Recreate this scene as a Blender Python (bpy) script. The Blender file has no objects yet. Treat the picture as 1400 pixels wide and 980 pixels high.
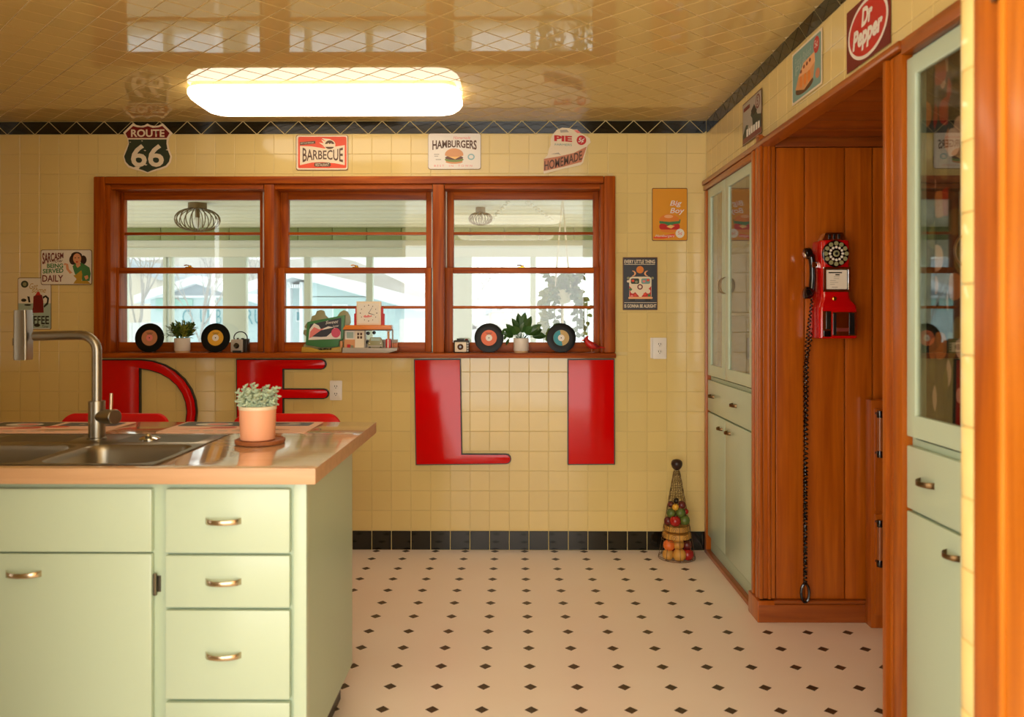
import bpy, bmesh, math, random
from mathutils import Vector, Matrix, Euler
random.seed(7)
SC = bpy.context.scene
COL = SC.collection

# ------------------------------------------------------------------ camera
F = 1096.0; YAW = math.radians(0.45); HC = 1.32
PCX = 694.9; HOR = 432.0
cam_d = bpy.data.cameras.new('camera'); cam = bpy.data.objects.new('camera', cam_d); COL.objects.link(cam)
cam.location = (0, 0, HC); cam.rotation_euler = (math.pi/2, 0, YAW)
cam_d.sensor_width = 36; cam_d.lens = F/1400*36
cam_d.shift_x = (700-PCX)/1400; cam_d.shift_y = (HOR-490)/1400
cam_d.clip_start = 0.05; cam_d.clip_end = 300
cam_d.dof.use_dof = True; cam_d.dof.focus_distance = 4.25; cam_d.dof.aperture_fstop = 3.2
SC.camera = cam
# ------------------------------------------------------------------ world and light
w = bpy.data.worlds.new('overcast'); SC.world = w; w.use_nodes = True
wb = w.node_tree.nodes['Background']; wb.inputs[0].default_value = (0.95, 0.97, 1.0, 1); wb.inputs[1].default_value = 1.75
def area(name, loc, rot, sx, sy, power, col):
    d = bpy.data.lights.new(name, 'AREA'); d.shape = 'RECTANGLE'; d.size = sx; d.size_y = sy; d.energy = power; d.color = col
    o = bpy.data.objects.new(name, d); COL.objects.link(o); o.location = loc; o.rotation_euler = rot
    return o
# broad fill light added out of view, behind the camera
area('rear_fill_light', (-0.55, -2.40, 1.2), (math.radians(90), 0, 0), 4.6, 2.3, 102, (1.0, 0.94, 0.83))
# second fill light added out of view, in the left wall
area('left_fill_light', (-2.96, -0.4, 1.19), (math.radians(90), 0, math.radians(-90)), 3.6, 2.18, 50, (1.0, 0.94, 0.83))
LAMP_E = 3.5            # strength of the acrylic ceiling lamps
SC.view_settings.view_transform = 'Standard'; SC.view_settings.look = 'None'
SC.view_settings.exposure = 0.2; SC.view_settings.gamma = 1.0; SC.view_settings.use_curve_mapping = False

# ------------------------------------------------------------------ helpers
PI = math.pi
def P(px, py, Y):
    """photo pixel on the plane at depth Y -> world x, z"""
    u = (px-PCX)/F; v = (HOR-py)/F
    c, s = math.cos(YAW), math.sin(YAW)
    t = Y/(c+u*s)
    return (-s+u*c)*t, HC+v*t
def PX(px, Y): return P(px, HOR, Y)[0]
def PZ(px, py, Y): return P(px, py, Y)[1]
def RW(px, X):
    """photo column on the plane at X -> depth"""
    u = (px-PCX)/F; c, s = math.cos(YAW), math.sin(YAW)
    return X*(c+u*s)/(-s+u*c)

def s2l(c): c = c/255.0; return c/12.92 if c <= 0.04045 else ((c+0.055)/1.055)**2.4
def rgb(*c): return (s2l(c[0]), s2l(c[1]), s2l(c[2]), 1)
M = {}
def mat(name, c, rough=0.5, metal=0.0, spec=0.5, coat=0.0, vary=0.0, noise=None, emit=None, trans=0, bump=None):
    m = bpy.data.materials.new(name); m.use_nodes = True; nt = m.node_tree; b = nt.nodes['Principled BSDF']
    col = rgb(*c)
    b.inputs['Base Color'].default_value = col; b.inputs['Roughness'].default_value = rough; b.inputs['Metallic'].default_value = metal
    b.inputs['Specular IOR Level'].default_value = spec; b.inputs['Coat Weight'].default_value = coat; b.inputs['Coat Roughness'].default_value = 0.06
    src = None
    if noise:   # (scale, amount, second colour)
        tc = nt.nodes.new('ShaderNodeTexCoord'); n = nt.nodes.new('ShaderNodeTexNoise'); n.inputs['Scale'].default_value = noise[0]
        n.inputs['Detail'].default_value = 4
        nt.links.new(tc.outputs['Object'], n.inputs['Vector'])
        r = nt.nodes.new('ShaderNodeMapRange'); r.inputs[1].default_value = 0.35; r.inputs[2].default_value = 0.7; r.inputs[4].default_value = noise[1]
        nt.links.new(n.outputs['Fac'], r.inputs[0])
        mx = nt.nodes.new('ShaderNodeMix'); mx.data_type = 'RGBA'; mx.inputs[6].default_value = col; mx.inputs[7].default_value = rgb(*noise[2])
        nt.links.new(r.outputs[0], mx.inputs[0]); src = mx.outputs[2]
    if vary:
        oi = nt.nodes.new('ShaderNodeObjectInfo'); r = nt.nodes.new('ShaderNodeMapRange'); r.inputs[3].default_value = 1-vary; r.inputs[4].default_value = 1+vary
        nt.links.new(oi.outputs['Random'], r.inputs[0])
        h = nt.nodes.new('ShaderNodeHueSaturation'); h.inputs['Color'].default_value = col
        if src: nt.links.new(src, h.inputs['Color'])
        nt.links.new(r.outputs[0], h.inputs['Value']); src = h.outputs[0]
    if src: nt.links.new(src, b.inputs['Base Color'])
    if emit: b.inputs['Emission Color'].default_value = (*emit[0], 1); b.inputs['Emission Strength'].default_value = emit[1]
    if trans: b.inputs['Subsurface Weight'].default_value = trans; b.inputs['Subsurface Radius'].default_value = (0.03, 0.015, 0.008)
    if bump:
        tc = nt.nodes.new('ShaderNodeTexCoord'); n = nt.nodes.new('ShaderNodeTexNoise'); n.inputs['Scale'].default_value = bump[0]; n.inputs['Detail'].default_value = 2
        nt.links.new(tc.outputs['Object'], n.inputs['Vector'])
        bp = nt.nodes.new('ShaderNodeBump'); bp.inputs['Strength'].default_value = bump[1]; bp.inputs['Distance'].default_value = bump[2]
        nt.links.new(n.outputs['Fac'], bp.inputs['Height']); nt.links.new(bp.outputs[0], b.inputs['Normal'])
    M[name] = m; return m
def wood(name, c1, c2, axis=2, scale=9.0, rough=0.28, coat=0.35, stretch=14.0, vary=0.06, spec=0.5):
    m = bpy.data.materials.new(name); m.use_nodes = True; nt = m.node_tree; b = nt.nodes['Principled BSDF']
    tc = nt.nodes.new('ShaderNodeTexCoord'); mp = nt.nodes.new('ShaderNodeMapping')
    s = [stretch]*3; s[axis] = 0.8; mp.inputs['Scale'].default_value = s
    oi = nt.nodes.new('ShaderNodeObjectInfo'); add = nt.nodes.new('ShaderNodeVectorMath'); add.operation = 'ADD'
    nt.links.new(tc.outputs['Object'], add.inputs[0]); nt.links.new(oi.outputs['Random'], add.inputs[1])
    nt.links.new(add.outputs[0], mp.inputs['Vector'])
    n = nt.nodes.new('ShaderNodeTexNoise'); n.inputs['Scale'].default_value = scale*0.5; n.inputs['Detail'].default_value = 6; n.inputs['Distortion'].default_value = 0.6
    nt.links.new(mp.outputs[0], n.inputs['Vector'])
    cr = nt.nodes.new('ShaderNodeValToRGB'); cr.color_ramp.elements[0].position = 0.32; cr.color_ramp.elements[1].position = 0.72
    cr.color_ramp.elements[0].color = rgb(*c1); cr.color_ramp.elements[1].color = rgb(*c2)
    nt.links.new(n.outputs['Fac'], cr.inputs[0])
    h = nt.nodes.new('ShaderNodeHueSaturation'); r = nt.nodes.new('ShaderNodeMapRange'); r.inputs[3].default_value = 1-vary; r.inputs[4].default_value = 1+vary
    nt.links.new(oi.outputs['Random'], r.inputs[0]); nt.links.new(r.outputs[0], h.inputs['Value']); nt.links.new(cr.outputs[0], h.inputs['Color'])
    nt.links.new(h.outputs[0], b.inputs['Base Color'])
    b.inputs['Roughness'].default_value = rough; b.inputs['Coat Weight'].default_value = coat; b.inputs['Coat Roughness'].default_value = 0.12; b.inputs['Specular IOR Level'].default_value = spec
    M[name] = m; return m
def glass(name, tint=(0.95, 0.97, 0.96), ior=1.5, k=1.0):
    m = bpy.data.materials.new(name); m.use_nodes = True; nt = m.node_tree
    for n in list(nt.nodes): nt.nodes.remove(n)
    o = nt.nodes.new('ShaderNodeOutputMaterial'); t = nt.nodes.new('ShaderNodeBsdfTransparent'); t.inputs[0].default_value = (*tint, 1)
    g = nt.nodes.new('ShaderNodeBsdfGlossy'); g.inputs['Roughness'].default_value = 0.0; g.inputs['Color'].default_value = (1, 1, 1, 1)
    fr = nt.nodes.new('ShaderNodeFresnel'); ge = nt.nodes.new('ShaderNodeNewGeometry'); mr = nt.nodes.new('ShaderNodeMapRange')
    mr.inputs[3].default_value = ior; mr.inputs[4].default_value = 1/ior      # the far face of the pane reflects like the near one
    nt.links.new(ge.outputs['Backfacing'], mr.inputs[0]); nt.links.new(mr.outputs[0], fr.inputs[0])
    mx = nt.nodes.new('ShaderNodeMixShader')
    nt.links.new(fr.outputs[0], mx.inputs[0]); nt.links.new(t.outputs[0], mx.inputs[1]); nt.links.new(g.outputs[0], mx.inputs[2]); nt.links.new(mx.outputs[0], o.inputs[0])
    M[name] = m; return m

def link(o, parent=None):
    COL.objects.link(o)
    if parent is not None: o.parent = parent
    return o
def tag(o, label=None, cat=None, group=None, kind=None):
    if label: o['label'] = label
    if cat: o['category'] = cat
    if group: o['group'] = group
    if kind: o['kind'] = kind
    return o
def thing(name, label, cat, loc=(0, 0, 0), rot=(0, 0, 0), group=None, kind=None):
    o = bpy.data.objects.new(name, None); o.empty_display_size = 0.05; link(o); o.location = loc; o.rotation_euler = rot
    return tag(o, label, cat, group, kind)
BACK = (PI/2, 0, 0)            # local x right, y up, z out of the back wall
RIGHT = (PI/2, 0, -PI/2)       # the same on the right wall
def rrect(x0, y0, x1, y1, r, n=4):
    out = []
    for cx, cy, a0 in ((x1-r, y1-r, 0), (x0+r, y1-r, 90), (x0+r, y0+r, 180), (x1-r, y0+r, 270)):
        for i in range(n+1):
            a = math.radians(a0+90*i/n); out.append((cx+r*math.cos(a), cy+r*math.sin(a)))
    return out
def ell(cx, cy, rx, ry=None, n=24, a0=0, a1=360):
    ry = rx if ry is None else ry
    full = abs(a1-a0) >= 360
    k = n if full else n+1
    return [(cx+rx*math.cos(math.radians(a0+(a1-a0)*i/n)), cy+ry*math.sin(math.radians(a0+(a1-a0)*i/n))) for i in range(k)]
def offset(poly, d):
    """move every edge of a polygon inwards by d"""
    n = len(poly); A = sum(poly[i][0]*poly[(i+1) % n][1]-poly[(i+1) % n][0]*poly[i][1] for i in range(n))
    sg = 1 if A > 0 else -1; out = []
    for i in range(n):
        p0, p1, p2 = Vector(poly[i-1]), Vector(poly[i]), Vector(poly[(i+1) % n])
        e1, e2 = (p1-p0).normalized(), (p2-p1).normalized()
        n1, n2 = Vector((-e1.y, e1.x))*sg, Vector((-e2.y, e2.x))*sg
        b = n1+n2; L = b.length
        if L < 1e-6: b = n1
        else: b = b/L
        k = d/max(0.35, b.dot(n1)); out.append(tuple(p1+b*k))
    return out
class MB:
    def __init__(self): self.v = []; self.f = []
    def add(self, v, f):
        o = len(self.v); self.v += [tuple(p) for p in v]; self.f += [tuple(i+o for i in q) for q in f]; return self
    def box(self, x0, x1, y0, y1, z0, z1):
        return self.add([(x0, y0, z0), (x1, y0, z0), (x1, y1, z0), (x0, y1, z0), (x0, y0, z1), (x1, y0, z1), (x1, y1, z1), (x0, y1, z1)],
                        [(0, 3, 2, 1), (4, 5, 6, 7), (0, 1, 5, 4), (1, 2, 6, 5), (2, 3, 7, 6), (3, 0, 4, 7)])
    def prism(self, poly, z0, z1):
        n = len(poly)
        return self.add([(x, y, z0) for x, y in poly]+[(x, y, z1) for x, y in poly],
                        [tuple(range(n-1, -1, -1)), tuple(range(n, 2*n))]+[(i, (i+1) % n, (i+1) % n+n, i+n) for i in range(n)])
    def loft(self, rings, cap=True, closed=False):
        n = len(rings[0]); v = [p for r in rings for p in r]; f = []
        m = len(rings)
        for j in range(m if closed else m-1):
            a, b = j*n, ((j+1) % m)*n
            for i in range(n): f.append((a+i, a+(i+1) % n, b+(i+1) % n, b+i))
        if cap and not closed: f += [tuple(range(n-1, -1, -1)), tuple(range((m-1)*n, m*n))]
        return self.add(v, f)
    def tube(self, path, r, n=8, closed=False, cap=True):
        pts = [Vector(p) for p in path]; m = len(pts); rings = []; up = None
        for i, p in enumerate(pts):
            if closed: t = (pts[(i+1) % m]-pts[i-1]).normalized()
            else: t = (pts[min(i+1, m-1)]-pts[max(i-1, 0)]).normalized()
            if up is None:
                up = t.cross(Vector((0, 0, 1)) if abs(t.z) < 0.9 else Vector((1, 0, 0))).normalized()
            else: up = (up-t*up.dot(t)).normalized()
            s = t.cross(up); rr = r[i] if isinstance(r, (list, tuple)) else r
            rings.append([p+(up*math.cos(2*PI*k/n)+s*math.sin(2*PI*k/n))*rr for k in range(n)])
        return self.loft(rings, cap, closed)
    def lathe(self, prof, n=24, c=(0, 0, 0), ax=(0, 0, 1)):
        ax = Vector(ax).normalized(); q = Vector((0, 0, 1)).rotation_difference(ax); c = Vector(c)
        return self.loft([[c+q @ Vector((r*math.cos(2*PI*k/n), r*math.sin(2*PI*k/n), z)) for k in range(n)] for r, z in prof])
    def ball(self, c, rx, ry=None, rz=None, n=14, m=8):
        ry = ry or rx; rz = rz or rx; rings = []
        for j in range(m+1):
            a = PI*(j/m); s = max(math.sin(a), 0.02)
            rings.append([(c[0]+rx*s*math.cos(2*PI*k/n), c[1]+ry*s*math.sin(2*PI*k/n), c[2]-rz*math.cos(a)) for k in range(n)])
        return self.loft(rings)
    def mesh(self, name, material, bevel=0, smooth=False, seg=2):
        me = bpy.data.meshes.new(name); bm = bmesh.new()
        vs = [bm.verts.new(p) for p in self.v]
        for q in self.f:
            try: bm.faces.new([vs[i] for i in q])
            except ValueError: pass
        bmesh.ops.recalc_face_normals(bm, faces=bm.faces)
        if bevel:
            es = [e for e in bm.edges if len(e.link_faces) == 2 and e.calc_face_angle(0) > math.radians(35)]
            bmesh.ops.bevel(bm, geom=es, offset=bevel, segments=seg, affect='EDGES', profile=0.6, clamp_overlap=True)
        bm.to_mesh(me); bm.free()
        if material is not None: me.materials.append(M[material] if isinstance(material, str) else material)
        if smooth or bevel:
            me.shade_smooth(); me.set_sharp_from_angle(angle=math.radians(50 if bevel else 40))
        return me
    def build(self, name, material, parent=None, bevel=0, smooth=False, seg=2):
        return link(bpy.data.objects.new(name, self.mesh(name, material, bevel, smooth, seg)), parent)
def bx(name, m, parent, x0, x1, y0, y1, z0, z1, bevel=0.0):
    return MB().box(min(x0, x1), max(x0, x1), min(y0, y1), max(y0, y1), min(z0, z1), max(z0, z1)).build(name, m, parent, bevel)
def inst(name, me, parent, loc=(0, 0, 0), rot=(0, 0, 0), scale=None):
    o = bpy.data.objects.new(name, me); link(o, parent); o.location = loc; o.rotation_euler = rot
    if scale: o.scale = scale
    return o
def copy_tree(o, parent=None):
    c = o.copy(); link(c, parent)
    for ch in list(o.children): copy_tree(ch, c)
    return c
def text_mesh(name, s, box, z, material, shear=0.0, bold=0.0, warp=None, spacing=1.0):
    """lettering filled into box (x0,y0,x1,y1); warp(s,t)->t lets it arch"""
    cu = bpy.data.curves.new('t', 'FONT'); cu.body = s; cu.shear = shear; cu.offset = bold; cu.space_character = spacing; cu.resolution_u = 3
    to = bpy.data.objects.new('t', cu)
    me = bpy.data.meshes.new_from_object(to); bpy.data.objects.remove(to); bpy.data.curves.remove(cu)
    xs = [v.co.x for v in me.vertices]; ys = [v.co.y for v in me.vertices]
    a, b, c, d = min(xs), max(xs), min(ys), max(ys)
    for v in me.vertices:
        sx = (v.co.x-a)/(b-a); ty = (v.co.y-c)/(d-c)
        if warp: ty = warp(sx, ty)
        v.co = (box[0]+sx*(box[2]-box[0]), box[1]+ty*(box[3]-box[1]), z)
    me.name = name; me.materials.clear(); me.materials.append(M[material])
    return me

# ------------------------------------------------------------------ materials
mat('tile', (228, 202, 132), 0.10, spec=0.5, vary=0.03, bump=(7, 0.05, 0.01))
mat('ceiling_tile', (220, 190, 122), 0.03, spec=0.5, vary=0.03, bump=(4, 0.012, 0.01))
mat('grout', (222, 200, 138), 0.8)
mat('grout_ceiling', (250, 234, 190), 0.8)
mat('black_tile', (20, 21, 16), 0.09, spec=0.6, vary=0.1)
mat('floor_white', (253, 240, 228), 0.32, spec=0.4, noise=(2.2, 0.3, (248, 226, 208)))
mat('floor_dot', (58, 44, 30), 0.4, noise=(30, 0.5, (92, 72, 50)))
mat('plaster', (222, 200, 150), 0.7)
mat('mint', (188, 206, 182), 0.30, spec=0.45, coat=0.15)
mat('mint_frame', (182, 201, 176), 0.35)
mat('dark_gap', (40, 44, 34), 0.8)
wood('window_wood', (134, 54, 2), (186, 92, 10), 0, 6, rough=0.42, coat=0.0, spec=0.22)
wood('window_wood_v', (134, 54, 2), (186, 92, 10), 2, 6, rough=0.42, coat=0.0, spec=0.22)
wood('panel_wood', (158, 74, 6), (188, 98, 16), 2, 6, rough=0.3)
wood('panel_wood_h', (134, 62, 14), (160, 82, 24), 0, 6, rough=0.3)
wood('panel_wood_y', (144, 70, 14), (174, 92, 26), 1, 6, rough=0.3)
wood('post_wood', (146, 68, 6), (188, 100, 16), 2, 5, rough=0.35, coat=0.15, spec=0.3)
wood('jamb_wood', (176, 92, 12), (214, 128, 34), 2, 4, rough=0.35, coat=0.15, spec=0.3)
wood('counter', (230, 190, 150), (242, 206, 168), 0, 5, rough=0.06, coat=0.8, vary=0.0)
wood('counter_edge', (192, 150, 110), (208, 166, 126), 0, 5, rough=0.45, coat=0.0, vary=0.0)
M['counter'].node_tree.nodes['Principled BSDF'].inputs['Coat Roughness'].default_value = 0.09
wood('cork', (140, 78, 38), (170, 104, 60), 0, 20, rough=0.5, coat=0.1)
mat('steel', (158, 152, 138), 0.34, 1.0)
mat('steel_dark', (120, 114, 100), 0.4, 1.0)
mat('nickel', (205, 186, 160), 0.25, 1.0)
mat('bronze', (120, 96, 66), 0.35, 1.0)
mat('brass', (204, 150, 60), 0.25, 1.0)
mat('chrome', (225, 225, 222), 0.06, 1.0)
mat('sign_red', (214, 6, 6), 0.12, spec=0.3)
mat('letter_edge', (24, 14, 10), 0.4)
mat('red_vinyl', (226, 20, 12), 0.35, spec=0.2)
mat('outlet', (236, 228, 216), 0.35)
mat('black', (18, 16, 14), 0.4)
mat('vinyl', (14, 14, 11), 0.34, spec=0.15)
mat('bakelite', (12, 11, 10), 0.12, coat=0.5)
mat('phone_red', (196, 8, 10), 0.12, coat=0.6)
mat('white', (240, 236, 226), 0.5)
mat('paper', (236, 226, 206), 0.5)
mat('mat_peach', (250, 206, 180), 0.5, spec=0.2)
mat('ceramic', (232, 222, 206), 0.4)
mat('pot_base', (206, 168, 122), 0.6)
mat('peach', (255, 184, 142), 0.5)
mat('leaf', (96, 122, 48), 0.4, vary=0.25)
mat('leaf_yellow', (144, 152, 60), 0.45, vary=0.25)
mat('leaf_dark', (54, 92, 38), 0.35, vary=0.2)
mat('leaf_grey', (184, 204, 176), 0.55)
mat('stem', (92, 84, 52), 0.7)
mat('soil', (60, 44, 30), 0.9)
mat('porch_white', (232, 228, 210), 0.6)
mat('porch_ceiling', (230, 220, 190), 0.45)
mat('porch_green', (136, 146, 92), 0.6, vary=0.05)
mat('porch_post', (222, 226, 212), 0.6)
mat('snow', (240, 243, 246), 0.8)
mat('teal_wall', (192, 214, 216), 0.7)
mat('teal_dark', (74, 146, 158), 0.7)
mat('teal_green', (160, 204, 192), 0.7)
mat('grey_roof', (176, 186, 194), 0.8)
mat('beige_wall', (214, 204, 188), 0.8)
mat('bark', (176, 170, 164), 0.9)
mat('hill', (178, 172, 164), 1.0, noise=(0.25, 0.8, (206, 202, 198)))
mat('fence', (216, 218, 218), 0.9, vary=0.04)
mat('cage', (112, 92, 62), 0.4, 0.8)
mat('bulb', (245, 240, 225), 0.1)
for nm, c in dict(p_red=(196, 36, 30), p_orange=(232, 78, 40), p_cream=(238, 220, 188), p_brown=(92, 58, 30), p_darkred=(120, 20, 18), p_black=(34, 30, 22), p_white=(236, 228, 214),
                  p_tan=(214, 150, 96), p_lettuce=(120, 140, 62), p_meat=(96, 56, 36), p_cheese=(240, 190, 110), p_blue=(146, 186, 188), p_pink=(232, 130, 120), p_salmon=(200, 128, 92),
                  p_yellow=(226, 152, 34), p_bun=(228, 130, 44), p_green=(70, 128, 74), p_navy=(58, 60, 66), p_teal=(122, 160, 150), p_aqua=(170, 190, 176), p_hair=(52, 32, 24), p_skin=(222, 156, 112),
                  p_mustard=(190, 150, 50), p_grey=(176, 166, 150), p_dkgreen=(52, 62, 44), p_peach=(240, 176, 120), p_maroon=(112, 12, 14), p_rust=(110, 70, 40), p_rose=(214, 86, 110), p_greyred=(120, 50, 44), p_khaki=(150, 146, 104), p_bluegrey=(58, 74, 92)).items():
    mat(nm, c, 0.35, spec=0.4)
mat('lbl_tan', (196, 130, 86), 0.5); mat('lbl_yellow', (226, 168, 40), 0.5); mat('lbl_orange', (232, 112, 66), 0.5); mat('lbl_gold', (200, 168, 100), 0.5); mat('lbl_teal', (40, 150, 164), 0.5)
mat('lamp_diffuser', (255, 244, 226), 0.4, emit=((1.0, 0.86, 0.68), LAMP_E))
mat('lamp_metal', (236, 228, 210), 0.5)
glass('pane', (0.95, 0.97, 0.95)); glass('cab_glass', (0.86, 0.86, 0.80), 1.6)
mat('cabinet_inside', (74, 50, 26), 0.6)
mat('cabinet_inside_dark', (44, 28, 16), 0.6)
mat('handle_wood', (150, 84, 40), 0.3, coat=0.4)
# ------------------------------------------------------------------ room shell
YB = 4.521; XR = 1.079; XL = -2.96; ZC = 2.421; TX = 0.1109; TZ = 0.1118; BAND = 2.347; YREAR = -2.4
_tc = {}
def tile_mesh(w, h, material, ch=0.0014, th=0.0027):
    k = (round(w, 4), round(h, 4), material)
    if k in _tc: return _tc[k]
    a, b = w/2, h/2
    v = [(-a, -b, -th), (a, -b, -th), (a, b, -th), (-a, b, -th), (-a, -b, -ch*0.6), (a, -b, -ch*0.6), (a, b, -ch*0.6), (-a, b, -ch*0.6),
         (-a+ch, -b+ch, 0), (a-ch, -b+ch, 0), (a-ch, b-ch, 0), (-a+ch, b-ch, 0)]
    f = [(8, 9, 10, 11)]+[(4+i, 4+(i+1) % 4, 8+(i+1) % 4, 8+i) for i in range(4)]+[(i, (i+1) % 4, 4+(i+1) % 4, 4+i) for i in range(4)]
    me = bpy.data.meshes.new('tile'); me.from_pydata(v, [], f); me.materials.append(M[material]); _tc[k] = me
    return me
def clip(poly, fn):
    """keep the part of a polygon where fn(p) >= 0 (fn linear)"""
    out = []
    for i in range(len(poly)):
        a, b = poly[i], poly[(i+1) % len(poly)]; fa, fb = fn(a), fn(b)
        if fa >= 0: out.append(a)
        if fa*fb < 0:
            t = fa/(fa-fb); out.append((a[0]+(b[0]-a[0])*t, a[1]+(b[1]-a[1])*t))
    return out
def join_stuff(name, items, parent, material):
    """tiles past the single ones: real geometry joined into one part"""
    v, f = [], []
    for me, mx in items:
        o = len(v); v += [tuple(mx @ q.co) for q in me.vertices]; f += [tuple(i+o for i in p.vertices) for p in me.polygons]
    me = bpy.data.meshes.new(name); me.from_pydata(v, [], f); me.materials.append(M[material])
    o = link(bpy.data.objects.new(name, me), parent); o['kind'] = 'stuff'; return o
def mtx(loc, rot): return Matrix.Translation(loc) @ Euler(rot).to_matrix().to_4x4()
def jit(a=0.0035): return random.uniform(-a, a)

def struct(name, mb, m, label, cat, bevel=0):
    o = mb.build(name, m, None, bevel); return tag(o, label, cat, None, 'structure')

floor = struct('floor', MB().box(XL-0.1, 2.3, YREAR-0.1, YB+0.25, -0.12, 0), 'floor_white', 'cream white kitchen floor inset with small dark diamond tiles', 'floor')
DS = 0.1667; hd = 0.0235
dm = bpy.data.meshes.new('diamond_tile')
dm.from_pydata([(hd, 0, 0), (0, hd, 0), (-hd, 0, 0), (0, -hd, 0), (hd-.001, 0, .0008), (0, hd-.001, .0008), (-hd+.001, 0, .0008), (0, -hd+.001, .0008)], [],
               [(4, 5, 6, 7)]+[(i, (i+1) % 4, 4+(i+1) % 4, 4+i) for i in range(4)])
dm.materials.append(M['floor_dot'])
rest = []
X0 = PX(675.8, 4.355)
for j in range(0, 27):
    for i in range(-16, 13):
        x = X0+i*DS; y = 4.355-j*DS
        if x < XL+.03 or x > 1.95 or (x > 1.03 and (y > 3.44 or y < 2.36)): continue
        if x > -0.72 and y > 2.3: inst('diamond_tile', dm, floor, (x, y, 0.0))
        elif not (-2.3 < x < -0.55 and 2.15 < y < 2.85): rest.append((dm, Matrix.Translation((x, y, 0))))
for i in range(-10, 7):   # half row cut by the skirting
    rest.append((dm, Matrix.Translation((X0+i*DS, 4.4985, 0))))
join_stuff('diamond_tile_rest', rest, floor, 'floor_dot')

# back wall with the window opening
wx0, wx1 = PX(145, YB), PX(828, YB); wz0, wz1 = 1.095, PZ(500, 258, YB)
g = 0.0028
mb = MB()
mb.box(XL-0.1, wx0, YB+g, YB+.2, -0.1, ZC+.05).box(wx1, XR+1.2, YB+g, YB+.2, -0.1, ZC+.05).box(wx0, wx1, YB+g, YB+.2, -0.1, wz0).box(wx0, wx1, YB+g, YB+.2, wz1, ZC+.05)
wall_back = struct('wall_back', mb, 'grout', 'yellow square tiled kitchen wall holding the triple window', 'wall')
cx0, cx1, cz0, cz1 = PX(131, YB), PX(838, YB), 1.10, PZ(500, 244, YB)
cand = []
ncol = int((XR-XL)/TX)+1
for r in range(20):
    zt = BAND-r*TZ; zb = zt-TZ
    for c in range(ncol):
        xb = XR-c*TX; xa = max(xb-TX, XL)
        if xb-xa < 0.02: continue
        a, b, p, q = xa, xb, zb, zt
        ox = min(b, cx1)-max(a, cx0); oz = min(q, cz1)-max(p, cz0)
        if ox > 0 and oz > 0:
            rx, rz = (b-a)-ox, (q-p)-oz
            if rx < .012 and rz < .012: continue
            if rx*(q-p) >= rz*(b-a):
                if a < cx0: b = cx0
                else: a = cx1
            else:
                if p < cz0: q = cz0
                else: p = cz1
        cand.append((a, b, p, q))
def score(t):
    x = (t[0]+t[1])/2; z = (t[2]+t[3])/2
    hid = (x < -0.9 and z < 0.72) or x < PX(2, YB)
    return (hid, (t[1]-t[0])*(t[3]-t[2]) < 0.008, -x)
cand.sort(key=score); rest = []
for k, (a, b, p, q) in enumerate(cand):
    me = tile_mesh(b-a-.0016, q-p-.0016, 'tile'); loc = ((a+b)/2, YB, (p+q)/2); rot = (PI/2+jit(), jit(.002), jit())
    if k < 299: inst('tile', me, wall_back, loc, rot)
    else: rest.append((me, mtx(loc, rot)))
join_stuff('tile_rest', rest, wall_back, 'tile')
for c in range(ncol):
    xb = XR-c*TX; xa = max(xb-TX, XL)
    if xb-xa > .02: inst('skirting_tile', tile_mesh(xb-xa-.0036, .1055, 'black_tile'), wall_back, ((xa+xb)/2, YB-.0002, .0545), (PI/2+jit(.002), 0, jit(.002)))
# zigzag black band under the ceiling
DG = TX*math.sqrt(2)*1.005; XA = PX(943, YB)
def band(parent, a0, lo, hi, place, phase):
    k = int((lo-a0)/DG)-2
    while a0+k*DG < hi+DG:
        for up in (0, 1):
            c = a0+k*DG+(0 if up else DG/2); e = DG/2
            tri = [(c-e, BAND), (c+e, BAND), (c, ZC)] if up else [(c+e, ZC), (c-e, ZC), (c, BAND)]
            tri = offset(tri, .0021)
            tri = clip(clip(tri, lambda p: p[0]-lo), lambda p: hi-p[0])
            if len(tri) >= 3 and max(p[0] for p in tri)-min(p[0] for p in tri) > .01:
                mx, mz = sum(p[0] for p in tri)/len(tri), sum(p[1] for p in tri)/len(tri)
                me = MB().prism([(p[0]-mx, p[1]-mz) for p in tri], -.0016, 0).mesh('band_tile', 'black_tile')
                loc, rot = place(mx, mz); inst('band_tile', me, parent, loc, rot)
        k += 1
band(wall_back, XA, XL, XR-.001, lambda x, z: ((x, YB-.001, z), (PI/2+jit(.006), 0, jit(.006))), 0)

# right wall above the cupboards
wall_right = struct('wall_right', MB().box(XR+g, XR+.04, 1.3, YB+g, 2.075, ZC+.05), 'grout', 'yellow tiled wall above the built in cupboards', 'wall')
for r, (zt, zb) in enumerate(((BAND, BAND-TZ), (BAND-TZ, BAND-2*TZ), (BAND-2*TZ, 2.076))):
    for c in range(29):
        yb = YB-.006-c*TX
        inst('tile', tile_mesh(TX-.0016, zt-zb-.0016, 'tile'), wall_right, (XR, yb-TX/2, (zt+zb)/2), (PI/2+jit(), 0, -PI/2+jit()))
band(wall_right, -YB+.05, -YB+.007, -1.32, lambda s, z: ((XR-.001, -s, z), (PI/2+jit(.003), 0, -PI/2+jit(.003))), 0)

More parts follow.
